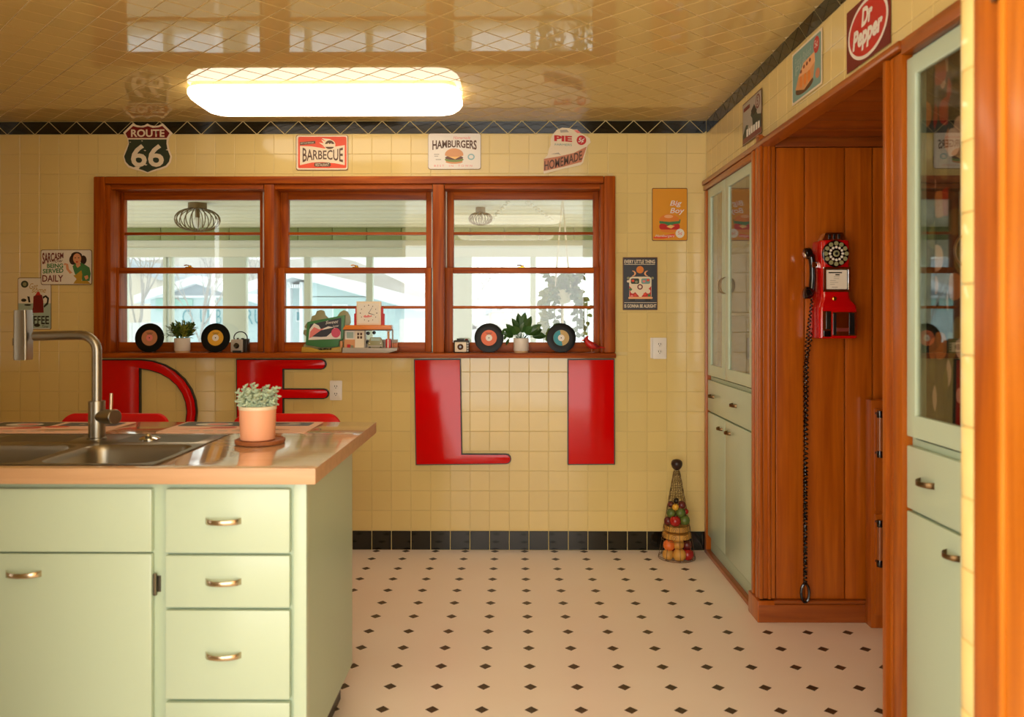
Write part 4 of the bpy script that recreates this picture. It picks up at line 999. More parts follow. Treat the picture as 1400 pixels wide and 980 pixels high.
S.rect('picture', 120, 384, 330, 402, 'p_peach', 4, 8); S.rect('picture', 134, 402, 178, 418, 'p_black', 3, 3); S.rect('picture', 262, 402, 312, 418, 'p_black', 3, 3)
# right wall: soda sign
S = SignR('dark red soda sign with a white lettered oval', RW(1160, XR), RW(1220, XR), 2.101, 2.297)
S.plate([(0, 0), (300, 0), (300, 200), (0, 200)], 'p_maroon'); S.poly('border', ell(150, 100, 138, 92, 40), 'p_white', 1); S.poly('field', ell(150, 100, 126, 81, 40), 'p_red', 2)
S.text('Dr', 112, 30, 190, 88, 'p_white', 4, shear=.2, bold=.05); S.text('Pepper', 48, 84, 256, 162, 'p_white', 4, shear=.2, bold=.05)
S = SignR('teal pie sign above the phone alcove', RW(1085, XR), RW(1126, XR), 2.131, 2.329)
S.plate([(0, 0), (300, 0), (300, 200), (0, 200)], 'p_cream'); S.rect('field', 8, 8, 292, 192, 'p_teal', 1, 10); S.text('Fresh Baked', 30, 30, 200, 60, 'p_aqua', 3, shear=.3); S.text('PIE', 40, 62, 150, 96, 'p_aqua', 3)
S.poly('picture', ell(130, 160, 90, 22, 24), 'p_brown', 2); S.poly('picture', [(40, 150), (70, 110), (210, 76), (236, 100), (220, 150), (130, 172)], 'p_tan', 3); S.poly('picture', [(70, 110), (130, 70), (232, 64), (236, 100), (180, 116)], 'p_peach', 4)
for a, b in ((100, 96), (130, 86), (160, 84), (190, 80)): S.poly('picture', ell(a, b, 9, 7, 10), 'p_maroon', 5)
for a in (100, 140, 180): S.poly('picture', ell(a, 135, 14, 22, 14), 'p_bun', 5)
S.poly('picture', ell(262, 150, 20, 18, 14), 'p_salmon', 3); S.poly('badge', ell(250, 44, 26, 30, 22), 'p_red', 3); S.text('5¢', 236, 28, 266, 60, 'p_white', 5)
S = SignR('grey picture sign with a dark silhouette next to the corner', RW(1017, XR), RW(1043, XR), 2.115, 2.312)
S.plate([(0, 0), (300, 0), (300, 200), (0, 200)], 'p_rust'); S.rect('field', 6, 6, 294, 194, 'p_grey', 1, 4); S.poly('picture', [(6, 150), (60, 110), (110, 120), (150, 60), (190, 50), (240, 100), (294, 110), (294, 170), (6, 180)], 'p_dkgreen', 2)
S.poly('picture', [(90, 130), (130, 80), (160, 100), (170, 150), (110, 160)], 'p_grey', 3); S.poly('picture', [(140, 64), (190, 44), (230, 80), (180, 90)], 'p_black', 3); S.rect('picture', 8, 168, 292, 192, 'p_greyred', 3, 2)
S.rect('small_print', 20, 24, 120, 42, 'p_greyred', 3, 3); S.poly('badge', ell(246, 44, 34, 32, 22), 'p_greyred', 3); S.poly('badge', ell(246, 44, 26, 24, 20), 'p_grey', 4); S.text('5', 234, 26, 258, 62, 'p_greyred', 6, bold=.02)
for q in range(6): S.rect('worn_letter', 70+q*36, 134+(q % 2)*3, 94+q*36, 168, 'p_white', 5, 3)
# ------------------------------------------------------------------ ornaments on the sill
def sx(px, Y): return PX(px, Y)
def record(px, Y, m_label, label, rot=0, second=None, centre='p_white'):
    r = thing('vinyl_record', label, 'record', (PX(px, Y), Y, zsill), (0, 0, 0), group='records on the window sill')
    R = .0825; t = .10; n = Vector((0, -math.cos(t), math.sin(t))); c = Vector((0, 0, R*math.cos(t)+.0012))
    d = MB().lathe([(R, 0), (R, .0012), (R-.002, .0018), (.047, .0016), (.0455, .0014), (.02, .0014)], 56, c, n).build('disc', 'vinyl', r, smooth=True)
    lb = MB().lathe([(.0445, .0015), (.0445, .0019), (.018, .0019)], 40, c, n).build('paper_label', m_label, d)
    if second:
        me = MB().prism([(.018*math.cos(a), .018*math.sin(a)) for a in [PI*.55+PI*i/14 for i in range(15)]]+[(.044*math.cos(a), .044*math.sin(a)) for a in [PI*1.55-PI*i/20 for i in range(21)]], .002, .0023).mesh('label_swirl', second)
        inst('label_swirl', me, d, c, n.to_track_quat('Z', 'Y').to_euler())
    MB().lathe([(.0185, .0019), (.0185, .0024), (.003, .0024)], 24, c, n).build('centre', centre, d)
    MB().lathe([(.0035, .0025), (.003, .0027)], 10, c, n).build('spindle_hole', 'p_black', d)
    if not second:
        for k, (a, b) in enumerate(((-.018, .018), (-.012, .012))):
            q = MB().box(a, b, .026+.007*k*-1, .0285+.007*k*-1, .0019, .0021).mesh('label_print', 'p_black'); inst('label_print', q, d, c, n.to_track_quat('Z', 'Y').to_euler())
    MB().tube([(-.03, -.022, .002), (-.03, .01, .002), (-.02, .022, .05)], .002, 6).tube([(.03, -.022, .002), (.03, .01, .002), (.02, .022, .05)], .002, 6).tube([(-.02, .022, .05), (.02, .022, .05)], .002, 6).build('wire_stand', 'black', r)
    return r
record(204.5, 4.505, 'lbl_tan', 'leftmost vinyl record with a tan label and pink centre', centre='p_pink')
record(294.8, 4.505, 'lbl_yellow', 'vinyl record with a yellow label between plant and camera')
record(668.5, 4.505, 'lbl_orange', 'vinyl record with an orange label in the right window')
record(767.3, 4.505, 'lbl_gold', 'vinyl record with a teal and gold swirl label', second='lbl_teal')

def leaf_pts(base, d, L, w, up, bend=.25, n=4):
    """narrow pointed leaf as a strip with a fold"""
    base, d = Vector(base), Vector(d).normalized(); s = d.cross(Vector(up)).normalized() if d.cross(Vector(up)).length > 1e-3 else Vector((1, 0, 0)); nrm = s.cross(d)
    rows = []
    for i in range(n+1):
        t = i/n; ww = w*math.sin(PI*min(1, .08+t*.92))**.8 if t < 1 else .0002
        c = base+d*L*t-nrm*bend*L*t*t*-1*-1
        rows.append((c-s*ww/2+nrm*ww*.2, c, c+s*ww/2+nrm*ww*.2))
    return rows
def leaf_add(mb, *a, **k):
    rows = leaf_pts(*a, **k); v = [p for r in rows for p in r]; f = []
    for i in range(len(rows)-1):
        for j in (0, 1): f.append((3*i+j, 3*i+j+1, 3*i+j+4, 3*i+j+3))
    mb.add(v, f)
def pot(r, R=.043, h=.082, m='ceramic'):
    MB().lathe([(R-.004, 0.0), (R-.003, .008)], 32).lathe([(R-.0035, .0005), (R-.0035, .0105)], 32).build('pot_foot', 'pot_base', r, smooth=True)
    p = MB().lathe([(R-.002, .0106), (R, .013), (R, h-.002), (R-.002, h), (R-.005, h-.001), (R-.006, h-.012)], 36).build('pot', m, r, smooth=True)
    MB().lathe([(R-.007, h-.014), (.005, h-.01)], 20).build('soil', 'soil', p, smooth=True)
pb = thing('potted_bush', 'bushy green plant in a cream pot on the left window sill', 'plant', (PX(249.2, 4.51), 4.51, zsill)); pot(pb)
rnd = random.Random(11)
for c in range(7):
    a = 2*PI*c/6; rr = .02 if c < 6 else 0; mb = MB()
    stems = 6
    for q in range(stems):
        aa = a+rnd.uniform(-.5, .5); tl = rnd.uniform(.15, .85) if c < 6 else rnd.uniform(0, .3); L = rnd.uniform(.06, .095)
        d_ = Vector((math.sin(tl)*math.cos(aa), math.sin(tl)*math.sin(aa)*.7, math.cos(tl))); b0 = Vector((rr*math.cos(a), rr*math.sin(a), .07))
        mb.tube([b0, b0+d_*L], .0015, 5)
        for w_ in range(8):
            s = .3+.7*w_/7; sd = d_.orthogonal().normalized(); sd.rotate(Matrix.Rotation(w_*2.4, 3, d_))
            leaf_add(mb, b0+d_*L*s, d_*.7+sd*.75, rnd.uniform(.03, .042), .014, (0, 0, 1) if abs(d_.z) < .95 else (1, 0, 0), bend=.1)
    mb.build('foliage', 'leaf_yellow' if c % 2 else 'leaf', pb, smooth=True)
mb = MB(); mb.tube([(-.02, 0, .08), (-.05, -.005, .10), (-.075, -.008, .098)], .0015, 5)
for q in range(7): leaf_add(mb, (-.05-.005*q, -.008, .099), (-.8, rnd.uniform(-.5, .3), rnd.uniform(-.4, .7)), .03, .011, (0, 0, 1))
mb.build('side_sprig', 'leaf', pb, smooth=True)

pl_ = thing('potted_lily', 'broad leaved dark green plant in a cream pot on the right window sill', 'plant', (PX(712.5, 4.51), 4.51, zsill)); pot(pl_)
rnd = random.Random(4)
spec = [(-.3, .7, .10, .05), (.35, .6, .10, .05), (-.9, .9, .11, .045), (.9, .7, .12, .05), (0, 1.3, .11, .05), (-1.0, .6, .10, .03), (-.75, 1.1, .12, .036), (-.45, 1.6, .13, .04), (-.15, 2.2, .145, .042), (.2, 2.2, .15, .045), (.5, 1.6, .14, .042), (.85, .9, .13, .042), (1.0, .35, .13, .046), (.6, .6, .10, .04), (-.6, .35, .10, .038), (.1, 1.0, .10, .04), (-.2, 1.0, .11, .04)]
for k, (dx, dz, L, w_) in enumerate(spec):
    dy = rnd.uniform(-.6, .3); d_ = Vector((dx, dy, dz)).normalized(); b0 = Vector((dx*.012, dy*.01, .07)); e = b0+d_*L*.45
    mb = MB().tube([b0, (b0+e)/2+Vector((0, 0, .008)), e], .0016, 5)
    leaf_add(mb, e, d_+Vector((0, -.15, -.2)), L*.6, w_, (rnd.uniform(-.3, .3), -1, .45), bend=.2, n=6)
    mb.build('leaf', 'leaf_dark', pl_, smooth=True)
mb = MB()
for q in range(3):
    e = Vector((-.07-.012*q, -.01*q, .075+.03*q)); mb.tube([(-.01, 0, .085), (-.04, -.005, .115+.01*q), e], .0014, 5); leaf_add(mb, e, (-.4, -.1, -.9), .036, .016, (0, -1, 0))
mb.build('drooping_stems', 'leaf_dark', pl_, smooth=True)

# cameras
cm = thing('box_camera', 'grey box camera with a carrying strap on the left sill', 'camera', (PX(328.5, 4.50), 4.50, zsill))
MB().box(-.046, .022, -.025, .035, .004, .075).build('body', 'p_grey', cm, .005); MB().box(.022, .044, -.02, .035, .003, .078).build('side', 'p_black', cm, .004)
MB().lathe([(.0155, 0), (.0155, .006), (.012, .010), (.01, .008)], 22, (-.012, -.025, .04), (0, -1, 0)).build('lens', 'bakelite', cm, smooth=True)
MB().tube([(-.034, .005, .075)]+[(.0+.038*math.cos(a), .005, .082+.036*math.sin(a)) for a in [PI-PI*i/10 for i in range(11)]]+[(.038, .005, .07)], .0032, 6).build('strap', 'black', cm, smooth=True)
MB().lathe([(.006, 0), (.006, .008)], 12, (-.014, 0, .075)).box(.008, .02, -.01, .01, .075, .082).build('winder', 'black', cm); MB().box(-.036, .014, -.0256, -.0248, .004, .013).box(-.036, .014, -.02, .03, 0.0003, .004).build('foot', 'black', cm)
cm = thing('brownie_camera', 'black box camera with a cream face plate on the right sill', 'camera', (PX(632, 4.50), 4.50, zsill))
MB().box(-.048, .040, -.02, .04, .0004, .070).build('body', 'p_black', cm, .006); MB().box(-.040, .024, -.0235, -.0198, .006, .060).build('face_plate', 'p_cream', cm, .002)
MB().lathe([(.0165, 0), (.0165, .006), (.011, .010), (.008, .007)], 22, (-.009, -.0235, .034), (0, -1, 0)).build('lens', 'p_brown', cm, smooth=True); MB().lathe([(.006, 0), (.006, .0012)], 16, (-.009, -.0312, .034), (0, -1, 0)).build('lens_glass', 'bakelite', cm)
MB().box(-.030, .012, -.012, .02, .070, .080).build('viewfinder', 'p_black', cm, .003); 
for z in (.012, .026, .04, .054): MB().lathe([(.005, 0), (.005, .006)], 10, (.032, -.0195, z), (0, -1, 0)).build('stud', 'p_grey', cm)
MB().lathe([(.009, 0), (.010, .006), (.006, .009)], 14, (.024, 0, .070)).build('knob', 'p_greyred', cm, smooth=True)

class Orn:
    def __init__(s, name, label, cat, cx, Y):
        s.c = (405, 400); s.k = 9.333; s.cx = cx; s.m = Y/F; s.b = HOR+(HC-zsill)*F/Y
        s.r = thing(name, label, cat, (PX(cx, Y), Y, zsill+.0003), BACK)
    def q(s, u, v): return ((s.c[0]+u/s.k-s.cx)*s.m, max(0, -(s.c[1]+v/s.k-s.b)*s.m))
    def poly(s, name, pts, z0, z1, m, parent=None, bevel=0): return MB().prism([s.q(*p) for p in pts], z0, z1).build(name, m, parent or s.r, bevel)
    def rect(s, name, a, b, c, d, z0, z1, m, parent=None, bevel=0): return s.poly(name, [(a, d), (c, d), (c, b), (a, b)], z0, z1, m, parent, bevel)
O = Orn('ice_cream_ornament', 'green ornament with an ice cream picture on the middle sill', 'ornament', 447, 4.552)
bd = [(80, 740), (100, 660), (150, 640), (130, 560), (90, 530), (95, 480), (140, 470), (105, 440), (130, 390), (185, 360), (200, 300), (245, 285), (265, 235), (320, 220), (360, 235), (375, 290), (420, 330), (520, 310), (560, 250), (610, 222), (660, 245), (690, 300), (700, 380), (680, 420), (640, 640), (620, 740)]
O.poly('tree_backing', bd, -.006, .006, 'p_khaki', bevel=.003)
fr_ = O.poly('frame', [(130, 665), (150, 375), (635, 285), (605, 600), (555, 620), (550, 690), (330, 700)], .006, .022, 'p_green', bevel=.003)
pc = O.poly('picture', [(165, 605), (190, 405), (588, 318), (582, 590)], .022, .0232, 'p_navy', fr_)
O.poly('scoop', [(168, 603), (182, 470), (240, 390), (300, 420), (330, 470), (420, 430), (480, 440), (540, 460), (580, 500), (580, 588)], .0232, .0236, 'p_white', fr_)
O.poly('scoop', [(180, 580), (190, 500), (240, 440), (310, 470), (370, 450), (300, 520), (230, 560)], .0236, .0240, 'p_pink', fr_); O.poly('spoon', [(215, 560), (330, 480), (440, 455), (500, 440), (470, 500), (400, 560), (330, 565)], .0240, .0244, 'p_navy', fr_)
O.poly('badge', ell(518, 512, 58, 62, 20), .0244, .0248, 'p_rose', fr_)
for t_, a, b, c, d in (('Sweet', 385, 345, 550, 405), ('Summer', 480, 405, 556, 445)):
    x0, y1 = O.q(a, b); x1, y0 = O.q(c, d); inst('lettering', text_mesh('lettering', t_, (x0, y0, x1, y1), .0240, 'p_white', shear=.3, warp=lambda s, t: t*.7+.3*s), fr_)
O.poly('base', [(75, 770), (85, 690), (200, 700), (320, 735), (560, 690), (590, 700), (590, 770)], -.012, .024, 'p_mustard', bevel=.003)
mb = MB()
rnd = random.Random(3)
for q in range(16):
    u, v = O.q(310+q*10, 720); mb.tube([(u, v-.004, .031), (u+rnd.uniform(-.006, .006), v+.004+rnd.uniform(0, .004), .034)], .0016, 5)
mb.build('grass_tuft', 'p_black', O.r)
O = Orn('diner_clock', 'miniature petrol station with a square clock on its roof', 'clock', 500, 4.49)
O.poly('base', [(600, 770), (1190, 770), (1300, 735), (1300, 705), (610, 700)], -.03, .035, 'p_grey', bevel=.002)
O.rect('wall', 628, 480, 752, 705, -.028, .012, 'p_white'); O.rect('window', 648, 505, 735, 582, .012, .013, 'p_aqua')
O.rect('shop_front', 622, 598, 756, 712, .012, .020, 'p_tan'); O.rect('red_box', 662, 660, 700, 712, .020, .030, 'p_red'); O.rect('crate', 708, 670, 738, 712, .020, .027, 'p_khaki')
dr = O.rect('door', 756, 480, 872, 708, -.028, .016, 'p_cream')
for a in (785, 822):
    for b in (512, 555): O.rect('door_pane', a, b, a+26, b+32, .016, .017, 'p_brown', dr)
O.rect('pillar', 872, 480, 888, 705, -.028, .0, 'p_grey'); O.rect('back_wall', 888, 600, 1290, 705, -.029, -.022, 'p_grey'); O.rect('canopy_post', 1218, 470, 1235, 705, -.02, -.01, 'p_grey')
O.poly('roof', [(605, 470), (640, 415), (1222, 415), (1225, 470)], -.034, .034, 'p_bun', bevel=.002); O.rect('roof_edge', 625, 470, 1218, 484, -.03, .03, 'p_brown')
for u, v in ((912, 520), (988, 512), (908, 632)):
    x, y = O.q(u, v); MB().lathe([(.006, 0), (.010, .001), (.010, .006), (.006, .007)], 16, (x, y, -.02 if v < 600 else -.012)).build('tyre', 'black', O.r, smooth=True)
cb = O.rect('clock_case', 775, 112, 1086, 415, -.014, .016, 'p_cream', bevel=.003); O.rect('clock_face', 798, 138, 1062, 392, .016, .0165, 'paper', cb)
xc, yc_ = O.q(930, 262)
for i in range(12):
    a = PI/2-2*PI*i/12; x, y = xc+.0118*math.cos(a)*1.0, yc_+.0118*math.sin(a)
    rr = .045/4*1.02
    x, y = xc+.0112*1.0*math.cos(a), yc_+.0112*math.sin(a)
    x, y = O.q(930+105*math.cos(a), 262-100*math.sin(a)); w_ = .0018 if i % 3 else .0026
    MB().box(x-w_, x+w_, y-.0028, y+.0028, .0165, .0169).build('numeral', 'p_brown', cb)
def hand(u, v, w_):
    x, y = O.q(u, v); d_ = Vector((x-xc, y-yc_)); n_ = Vector((-d_.y, d_.x)).normalized()*w_
    MB().prism([(xc-n_.x, yc_-n_.y), (x-n_.x*.4, y-n_.y*.4), (x+n_.x*.4, y+n_.y*.4), (xc+n_.x, yc_+n_.y)], .0176, .0182).build('hand', 'black', cb)
hand(975, 192, .0012); hand(1010, 286, .0017)
O.poly('red_script', [(862, 300), (890, 285), (905, 300), (925, 282), (950, 300), (968, 285), (972, 305), (930, 315), (880, 318)], .0169, .0173, 'p_pink', cb)
O.poly('red_wing', [(742, 415), (742, 270), (758, 265), (758, 185), (774, 185), (774, 415)], -.008, .008, 'p_red'); O.poly('red_wing', [(1087, 415), (1087, 185), (1112, 185), (1112, 265), (1130, 270), (1130, 415)], -.008, .008, 'p_red')
car = O.poly('car', [(925, 700), (922, 640), (940, 620), (955, 570), (1085, 570), (1105, 615), (1118, 640), (1115, 700)], .0, .030, 'p_khaki', bevel=.003)
O.rect('car_window', 965, 580, 1078, 612, .030, .0308, 'p_aqua', car); O.rect('bumper', 925, 672, 1116, 690, .030, .033, 'p_grey', car)
for u in (950, 1092):
    x, y = O.q(u, 705); MB().lathe([(.004, 0), (.0065, .001), (.0065, .006), (.004, .007)], 14, (x, y+.002, .027)).build('wheel', 'black', car, smooth=True)
for u in (948, 1090):
    x, y = O.q(u, 645); MB().lathe([(.0035, 0), (.003, .0025)], 12, (x, y, .030)).build('headlamp', 'paper', car, smooth=True)
pu = O.rect('fuel_pump', 1150, 588, 1214, 705, .004, .020, 'p_red', bevel=.002); O.rect('pump_stripe', 1172, 592, 1186, 705, .020, .0206, 'p_white', pu); O.rect('pump_neck', 1168, 505, 1196, 588, .008, .016, 'p_tan', pu)
x, y = O.q(1182, 490); MB().ball((x, y, .012), .0075).build('pump_globe', 'p_red', pu, smooth=True); O.rect('globe_band', 1160, 484, 1206, 497, .010, .0205, 'p_white', pu)
for u in (1235, 1262, 1286):
    x, y = O.q(u, 700); h = .026; me = MB(); me.loft([[(x+rr*math.cos(2*PI*k/12), y+hh, .004+rr*math.sin(2*PI*k/12)) for k in range(12)] for rr, hh in ((.005, 0), (.006, .008), (.006, .02), (.005, h))]); me.build('barrel', 'p_salmon', O.r, smooth=True)
x, y = O.q(582, 700); me = MB(); me.loft([[(x+rr*math.cos(2*PI*k/12), y+hh, .012+rr*math.sin(2*PI*k/12)) for k in range(12)] for rr, hh in ((.007, 0), (.008, .01), (.008, .03), (.007, .036))]); me.build('barrel', 'p_tan', O.r, smooth=True)

# red cardinal
cd = thing('cardinal_figurine', 'red cardinal bird figurine at the right end of the sill', 'figurine', (PX(811, 4.49), 4.49, zsill))
def brings(path):
    rings = []
    for (x, z, rx, ry) in path:
        rings.append((x, z, rx, ry))
    out = []
    for i, (x, z, rw, ry) in enumerate(rings):
        a = rings[max(0, i-1)]; b = rings[min(len(rings)-1, i+1)]; t = Vector((b[0]-a[0], 0, b[1]-a[1])).normalized(); n_ = Vector((-t.z, 0, t.x))
        out.append([Vector((x, 0, z))+n_*rw*math.cos(2*PI*k/14)+Vector((0, 1, 0))*ry*math.sin(2*PI*k/14) for k in range(14)])
    return out
bird = [(.068, .028, .002, .008), (.05, .030, .004, .009), (.030, .032, .009, .010), (.012, .036, .017, .017), (-.010, .042, .021, .021), (-.026, .053, .018, .018), (-.036, .066, .0145, .0145), (-.040, .076, .013, .012), (-.036, .085, .009, .008), (-.030, .092, .004, .004), (-.027, .096, .001, .001)]
MB().loft(brings(bird)).build('body', 'p_red', cd, smooth=True)
MB().loft(brings([(-.047, .070, .010, .010), (-.052, .070, .007, .007), (-.054, .070, .003, .003)])).build('face_mask', 'p_black', cd, smooth=True)
MB().lathe([(.006, 0), (.004, .007), (.0006, .014)], 10, (-.051, 0, .071), (-1, 0, -.1)).build('beak', 'p_orange', cd, smooth=True)
MB().ball((-.044, -.0095, .076), .0022, n=8, m=6).build('eye', 'black', cd, smooth=True)
MB().loft([[(x, -.0155-b*.4+.012*max(0, x-.012)/.04, z+a) for a, b in ((h, 0), (0, .008), (-h, 0), (0, -.008))] for x, z, h in ((-.018, .046, .004), (-.004, .045, .012), (.014, .039, .010), (.036, .033, .004), (.045, .031, .001))]).build('wing', 'p_darkred', cd, smooth=True)
for q in (-.008, .008): MB().tube([(-.008, q, .026), (-.009, q, .010), (-.007, q, .001)], .0014, 6).tube([(-.018, q, .0012), (.0, q, .0012)], .0013, 6).build('leg', 'p_salmon', cd)

# ------------------------------------------------------------------ wire cone with fruit
wc = thing('wire_fruit_cone', 'tall wire cone filled with artificial fruit in the wall corner', 'ornament', (PX(925.5, 4.38), 4.385, 0))
H_ = .475; rb = .101
def cr_(z): return rb+(.016-rb)*min(1, z/H_)
mb = MB()
for k in range(8):
    a = 2*PI*k/8; mb.tube([(cr_(z)*math.cos(a), cr_(z)*math.sin(a), z) for z in (0.004, H_)], .0014, 5)
for z in (.004, .012, .105, .185, .255, .30, .345, .39, .435, H_):
    mb.tube([(cr_(z)*math.cos(2*PI*i/20), cr_(z)*math.sin(2*PI*i/20), z) for i in range(20)], .0014, 5, closed=True)
mb.build('wire_frame', 'bronze', wc, smooth=True)
mb = MB()
for (zl_, zh_) in ((.105, .145), (.145, .185), (.255, .30), (.30, .345), (.345, .39), (.39, .435), (.435, .472)):
    zm, hh = (zl_+zh_)/2, (zh_-zl_)/2*.85
    for k in range(8):
        a0 = 2*PI*(k+.5)/8; pts = []
        for i in range(22):
            s = i/21; aa = s*3.4*PI; rr = hh*(1-.8*s); zz_ = zm+rr*math.sin(aa); R = cr_(zz_)+.001; ang = a0+rr*math.cos(aa)/max(R, .02)*min(1, R*.7/hh if hh > R*.7 else 1); pts.append((R*math.cos(ang), R*math.sin(ang), zz_))
        mb.tube(pts, .001, 4)
mb.build('wire_spirals', 'bronze', wc, smooth=True)['kind'] = 'stuff'
MB().lathe([(.004, -.006), (.016, 0), (.026, .012), (.031, .028), (.030, .040), (.023, .050), (.012, .054), (.004, .050)], 24, (0, 0, H_+.008)).build('finial', 'p_hair', wc, smooth=True)
mat('fruit_red', (176, 24, 20), .25, noise=(14, .6, (120, 20, 20))); mat('fruit_yellow', (226, 170, 50), .35); mat('fruit_green', (96, 110, 44), .35, noise=(12, .7, (60, 90, 40))); mat('fruit_orange', (222, 110, 40), .4); mat('fruit_plum', (96, 26, 26), .3); mat('fruit_gold', (214, 158, 70), .5, noise=(20, .5, (170, 110, 40)))
def fruit(name, m, x, y, z, r, sq=1.0):
    f = MB().lathe([(r*.12, r*.10), (r*.6, 0), (r*.93, r*.35), (r, r*.8*1), (r*.88, r*1.3*sq), (r*.5, r*1.66*sq), (r*.12, r*1.55*sq)], 18, (x, y, z)).build(name, m, wc, smooth=True)
    MB().tube([(x, y, z+r*1.5*sq), (x+r*.1, y, z+r*1.85*sq)], r*.07, 5).build('stalk', 'stem', f)
F_ = [('orange', 'fruit_orange', -.050, -.040, .056, .032), ('apple', 'fruit_red', .050, -.045, .006, .033), ('pear', 'fruit_gold', .002, -.060, .006, .036), ('banana', 'fruit_gold', -.055, -.040, .006, .031), ('apple', 'fruit_plum', .048, -.035, .060, .027), ('pear', 'fruit_gold', 0, -.040, .062, .032),
      ('tomato', 'fruit_red', -.018, -.050, .190, .030), ('lime', 'fruit_green', .034, -.042, .195, .028), ('plum', 'fruit_plum', -.050, -.02, .188, .024), ('lime', 'fruit_green', -.036, -.030, .232, .025), ('olive', 'fruit_green', .012, -.042, .236, .026), ('cherry', 'fruit_red', .044, -.022, .246, .016),
      ('lemon', 'fruit_yellow', -.014, -.040, .272, .018), ('apple', 'fruit_plum', .021, -.028, .278, .023), ('plum', 'fruit_plum', -.034, -.010, .280, .018), ('grape', 'p_black', -.006, -.02, .304, .016), ('plum', 'fruit_plum', .03, .03, .20, .03), ('apple', 'fruit_red', 0, .05, .01, .04)]
for a in F_: fruit(*a)
for z in (.110, .150):
    R = cr_(z+.018)-.006
    MB().lathe([(R*.6, 0), (R+.003, .004), (R+.004, .016), (R+.001, .030), (R*.6, .034)], 30, (0, 0, z)).build('fruit_slice', 'fruit_gold', wc, smooth=True)

# ------------------------------------------------------------------ things in the porch
def cage_lamp(px, Y, R, label):
    r = thing('cage_lamp', label, 'lamp', (PX(px, Y), Y, ZP)); H2 = R*1.05
    MB().lathe([(R*.42, 0), (R*.42, -.045), (R*.38, -.05), (.02, -.05)], 24).build('canopy', 'cage', r, smooth=True)
    MB().lathe([(.018, -.05), (.02, -.12), (.016, -.125)] if R > .15 else [(.012, -.05), (.012, -.075), (.01, -.078)], 14).build('socket', 'cage', r, smooth=True)
    MB().ball((0, 0, -.06-.1*R/.178), .035*R/.178, .035*R/.178, .05*R/.178).build('bulb', 'bulb', r, smooth=True)
    for k in range(22):
        a = 2*PI*k/22; pts = []
        for i in range(11):
            th = PI*.09+PI*.84*i/10; pts.append((R*math.sin(th)**.8*math.cos(a), R*math.sin(th)**.8*math.sin(a), -.045-H2*.5+H2*.5*math.cos(th)))
        MB().tube(pts, .0042, 5).build('cage_wire', 'cage', r, smooth=True)
    MB().tube([(R*.3*math.cos(2*PI*i/18), R*.3*math.sin(2*PI*i/18), -.045-H2*.985) for i in range(18)], .005, 5, closed=True).build('bottom_ring', 'cage', r, smooth=True)
cage_lamp(270, 6.62, .178, 'brass cage lamp on the porch ceiling behind the left window'); cage_lamp(657, 6.9, .10, 'small brass cage lamp standing in for a reflection in the right window')  # the small lamp is added in place of a ghostly reflection
def string(pa, pb, label):
    def c(p): Y = (ZP-.03-HC)*F/(HOR-p[1]); return Vector((PX(p[0], Y), Y, ZP-.03))
    a, b = c(pa), c(pb); r = thing('string_reflection', label, 'reflection', a)
    MB().tube([(0, 0, .0), (b-a)*.5+Vector((0, 0, -.01)), b-a], .003, 5).build('wire', 'porch_white', r)
    for i in range(9): MB().ball((b-a)*(i/8)+Vector((0, 0, -.012)), .022, .022, .014, 8, 5).build('bulb', 'bulb', r, smooth=True)
string((694, 275), (668, 303), 'left string of white beads standing in for a reflection in the window'); string((722, 275), (754, 299), 'right string of white beads standing in for a reflection in the window')  # solid beads model a bright zigzag reflection in the panes
Yh = 6.3
hp = thing('hanging_plant', 'trailing plant in a macrame hanger behind the right window', 'plant', (*P(769, 402, Yh)[:1], Yh, P(769, 415, Yh)[1]))
MB().lathe([(.03, 0), (.06, .01), (.075, .05), (.08, .11), (.076, .112), (.07, .10), (.02, .098)], 28).build('pot', 'porch_white', hp, smooth=True)
zt_ = ZP-hp.location.z
mb = MB()
for k in range(4):
    a = PI/4+PI/2*k; mb.tube([(.0, 0, -.01), (.07*math.cos(a), .07*math.sin(a), .03), (.085*math.cos(a), .085*math.sin(a), .11), (.02*math.cos(a), .02*math.sin(a), zt_*.8), (0, 0, zt_)], .005, 5)
mb.tube([(0, 0, -.01), (0, 0, -.20)], .012, 6)
mb.build('macrame_hanger', 'paper', hp, smooth=True)
rnd = random.Random(9)
for s_ in range(26):
    a = rnd.uniform(0, 2*PI); L = rnd.uniform(.2, .46); mb = MB(); R0 = .075; out = rnd.uniform(.04, .14)
    if s_ % 3 == 0: pts = [Vector((.03*math.cos(a), .03*math.sin(a), .10)), Vector((.08*math.cos(a), .08*math.sin(a), .17)), Vector((.14*math.cos(a), .14*math.sin(a), .22+rnd.uniform(0, .04)))]
    else: pts = [Vector((R0*.5*math.cos(a), R0*.5*math.sin(a), .10)), Vector(((R0+.03)*math.cos(a), (R0+.03)*math.sin(a), .12)), Vector(((R0+out)*math.cos(a), (R0+out)*math.sin(a), .02)), Vector(((R0+out)*math.cos(a), (R0+out)*math.sin(a), .06-L))]
    mb.tube(pts, .003, 5); n_ = 20
    for q in range(n_):
        t = q/(n_-1)*(len(pts)-1); i = min(int(t), len(pts)-2); c = pts[i].lerp(pts[i+1], t-i)
        leaf_add(mb, c, (rnd.uniform(-1, 1), rnd.uniform(-1, .6), rnd.uniform(-.9, .3)), rnd.uniform(.05, .07), .034, (0, -1, .3), bend=.1, n=3)
    mb.build('trailing_stem', 'leaf_yellow' if s_ % 4 == 1 else 'leaf_dark' if s_ % 2 else 'leaf', hp, smooth=True)

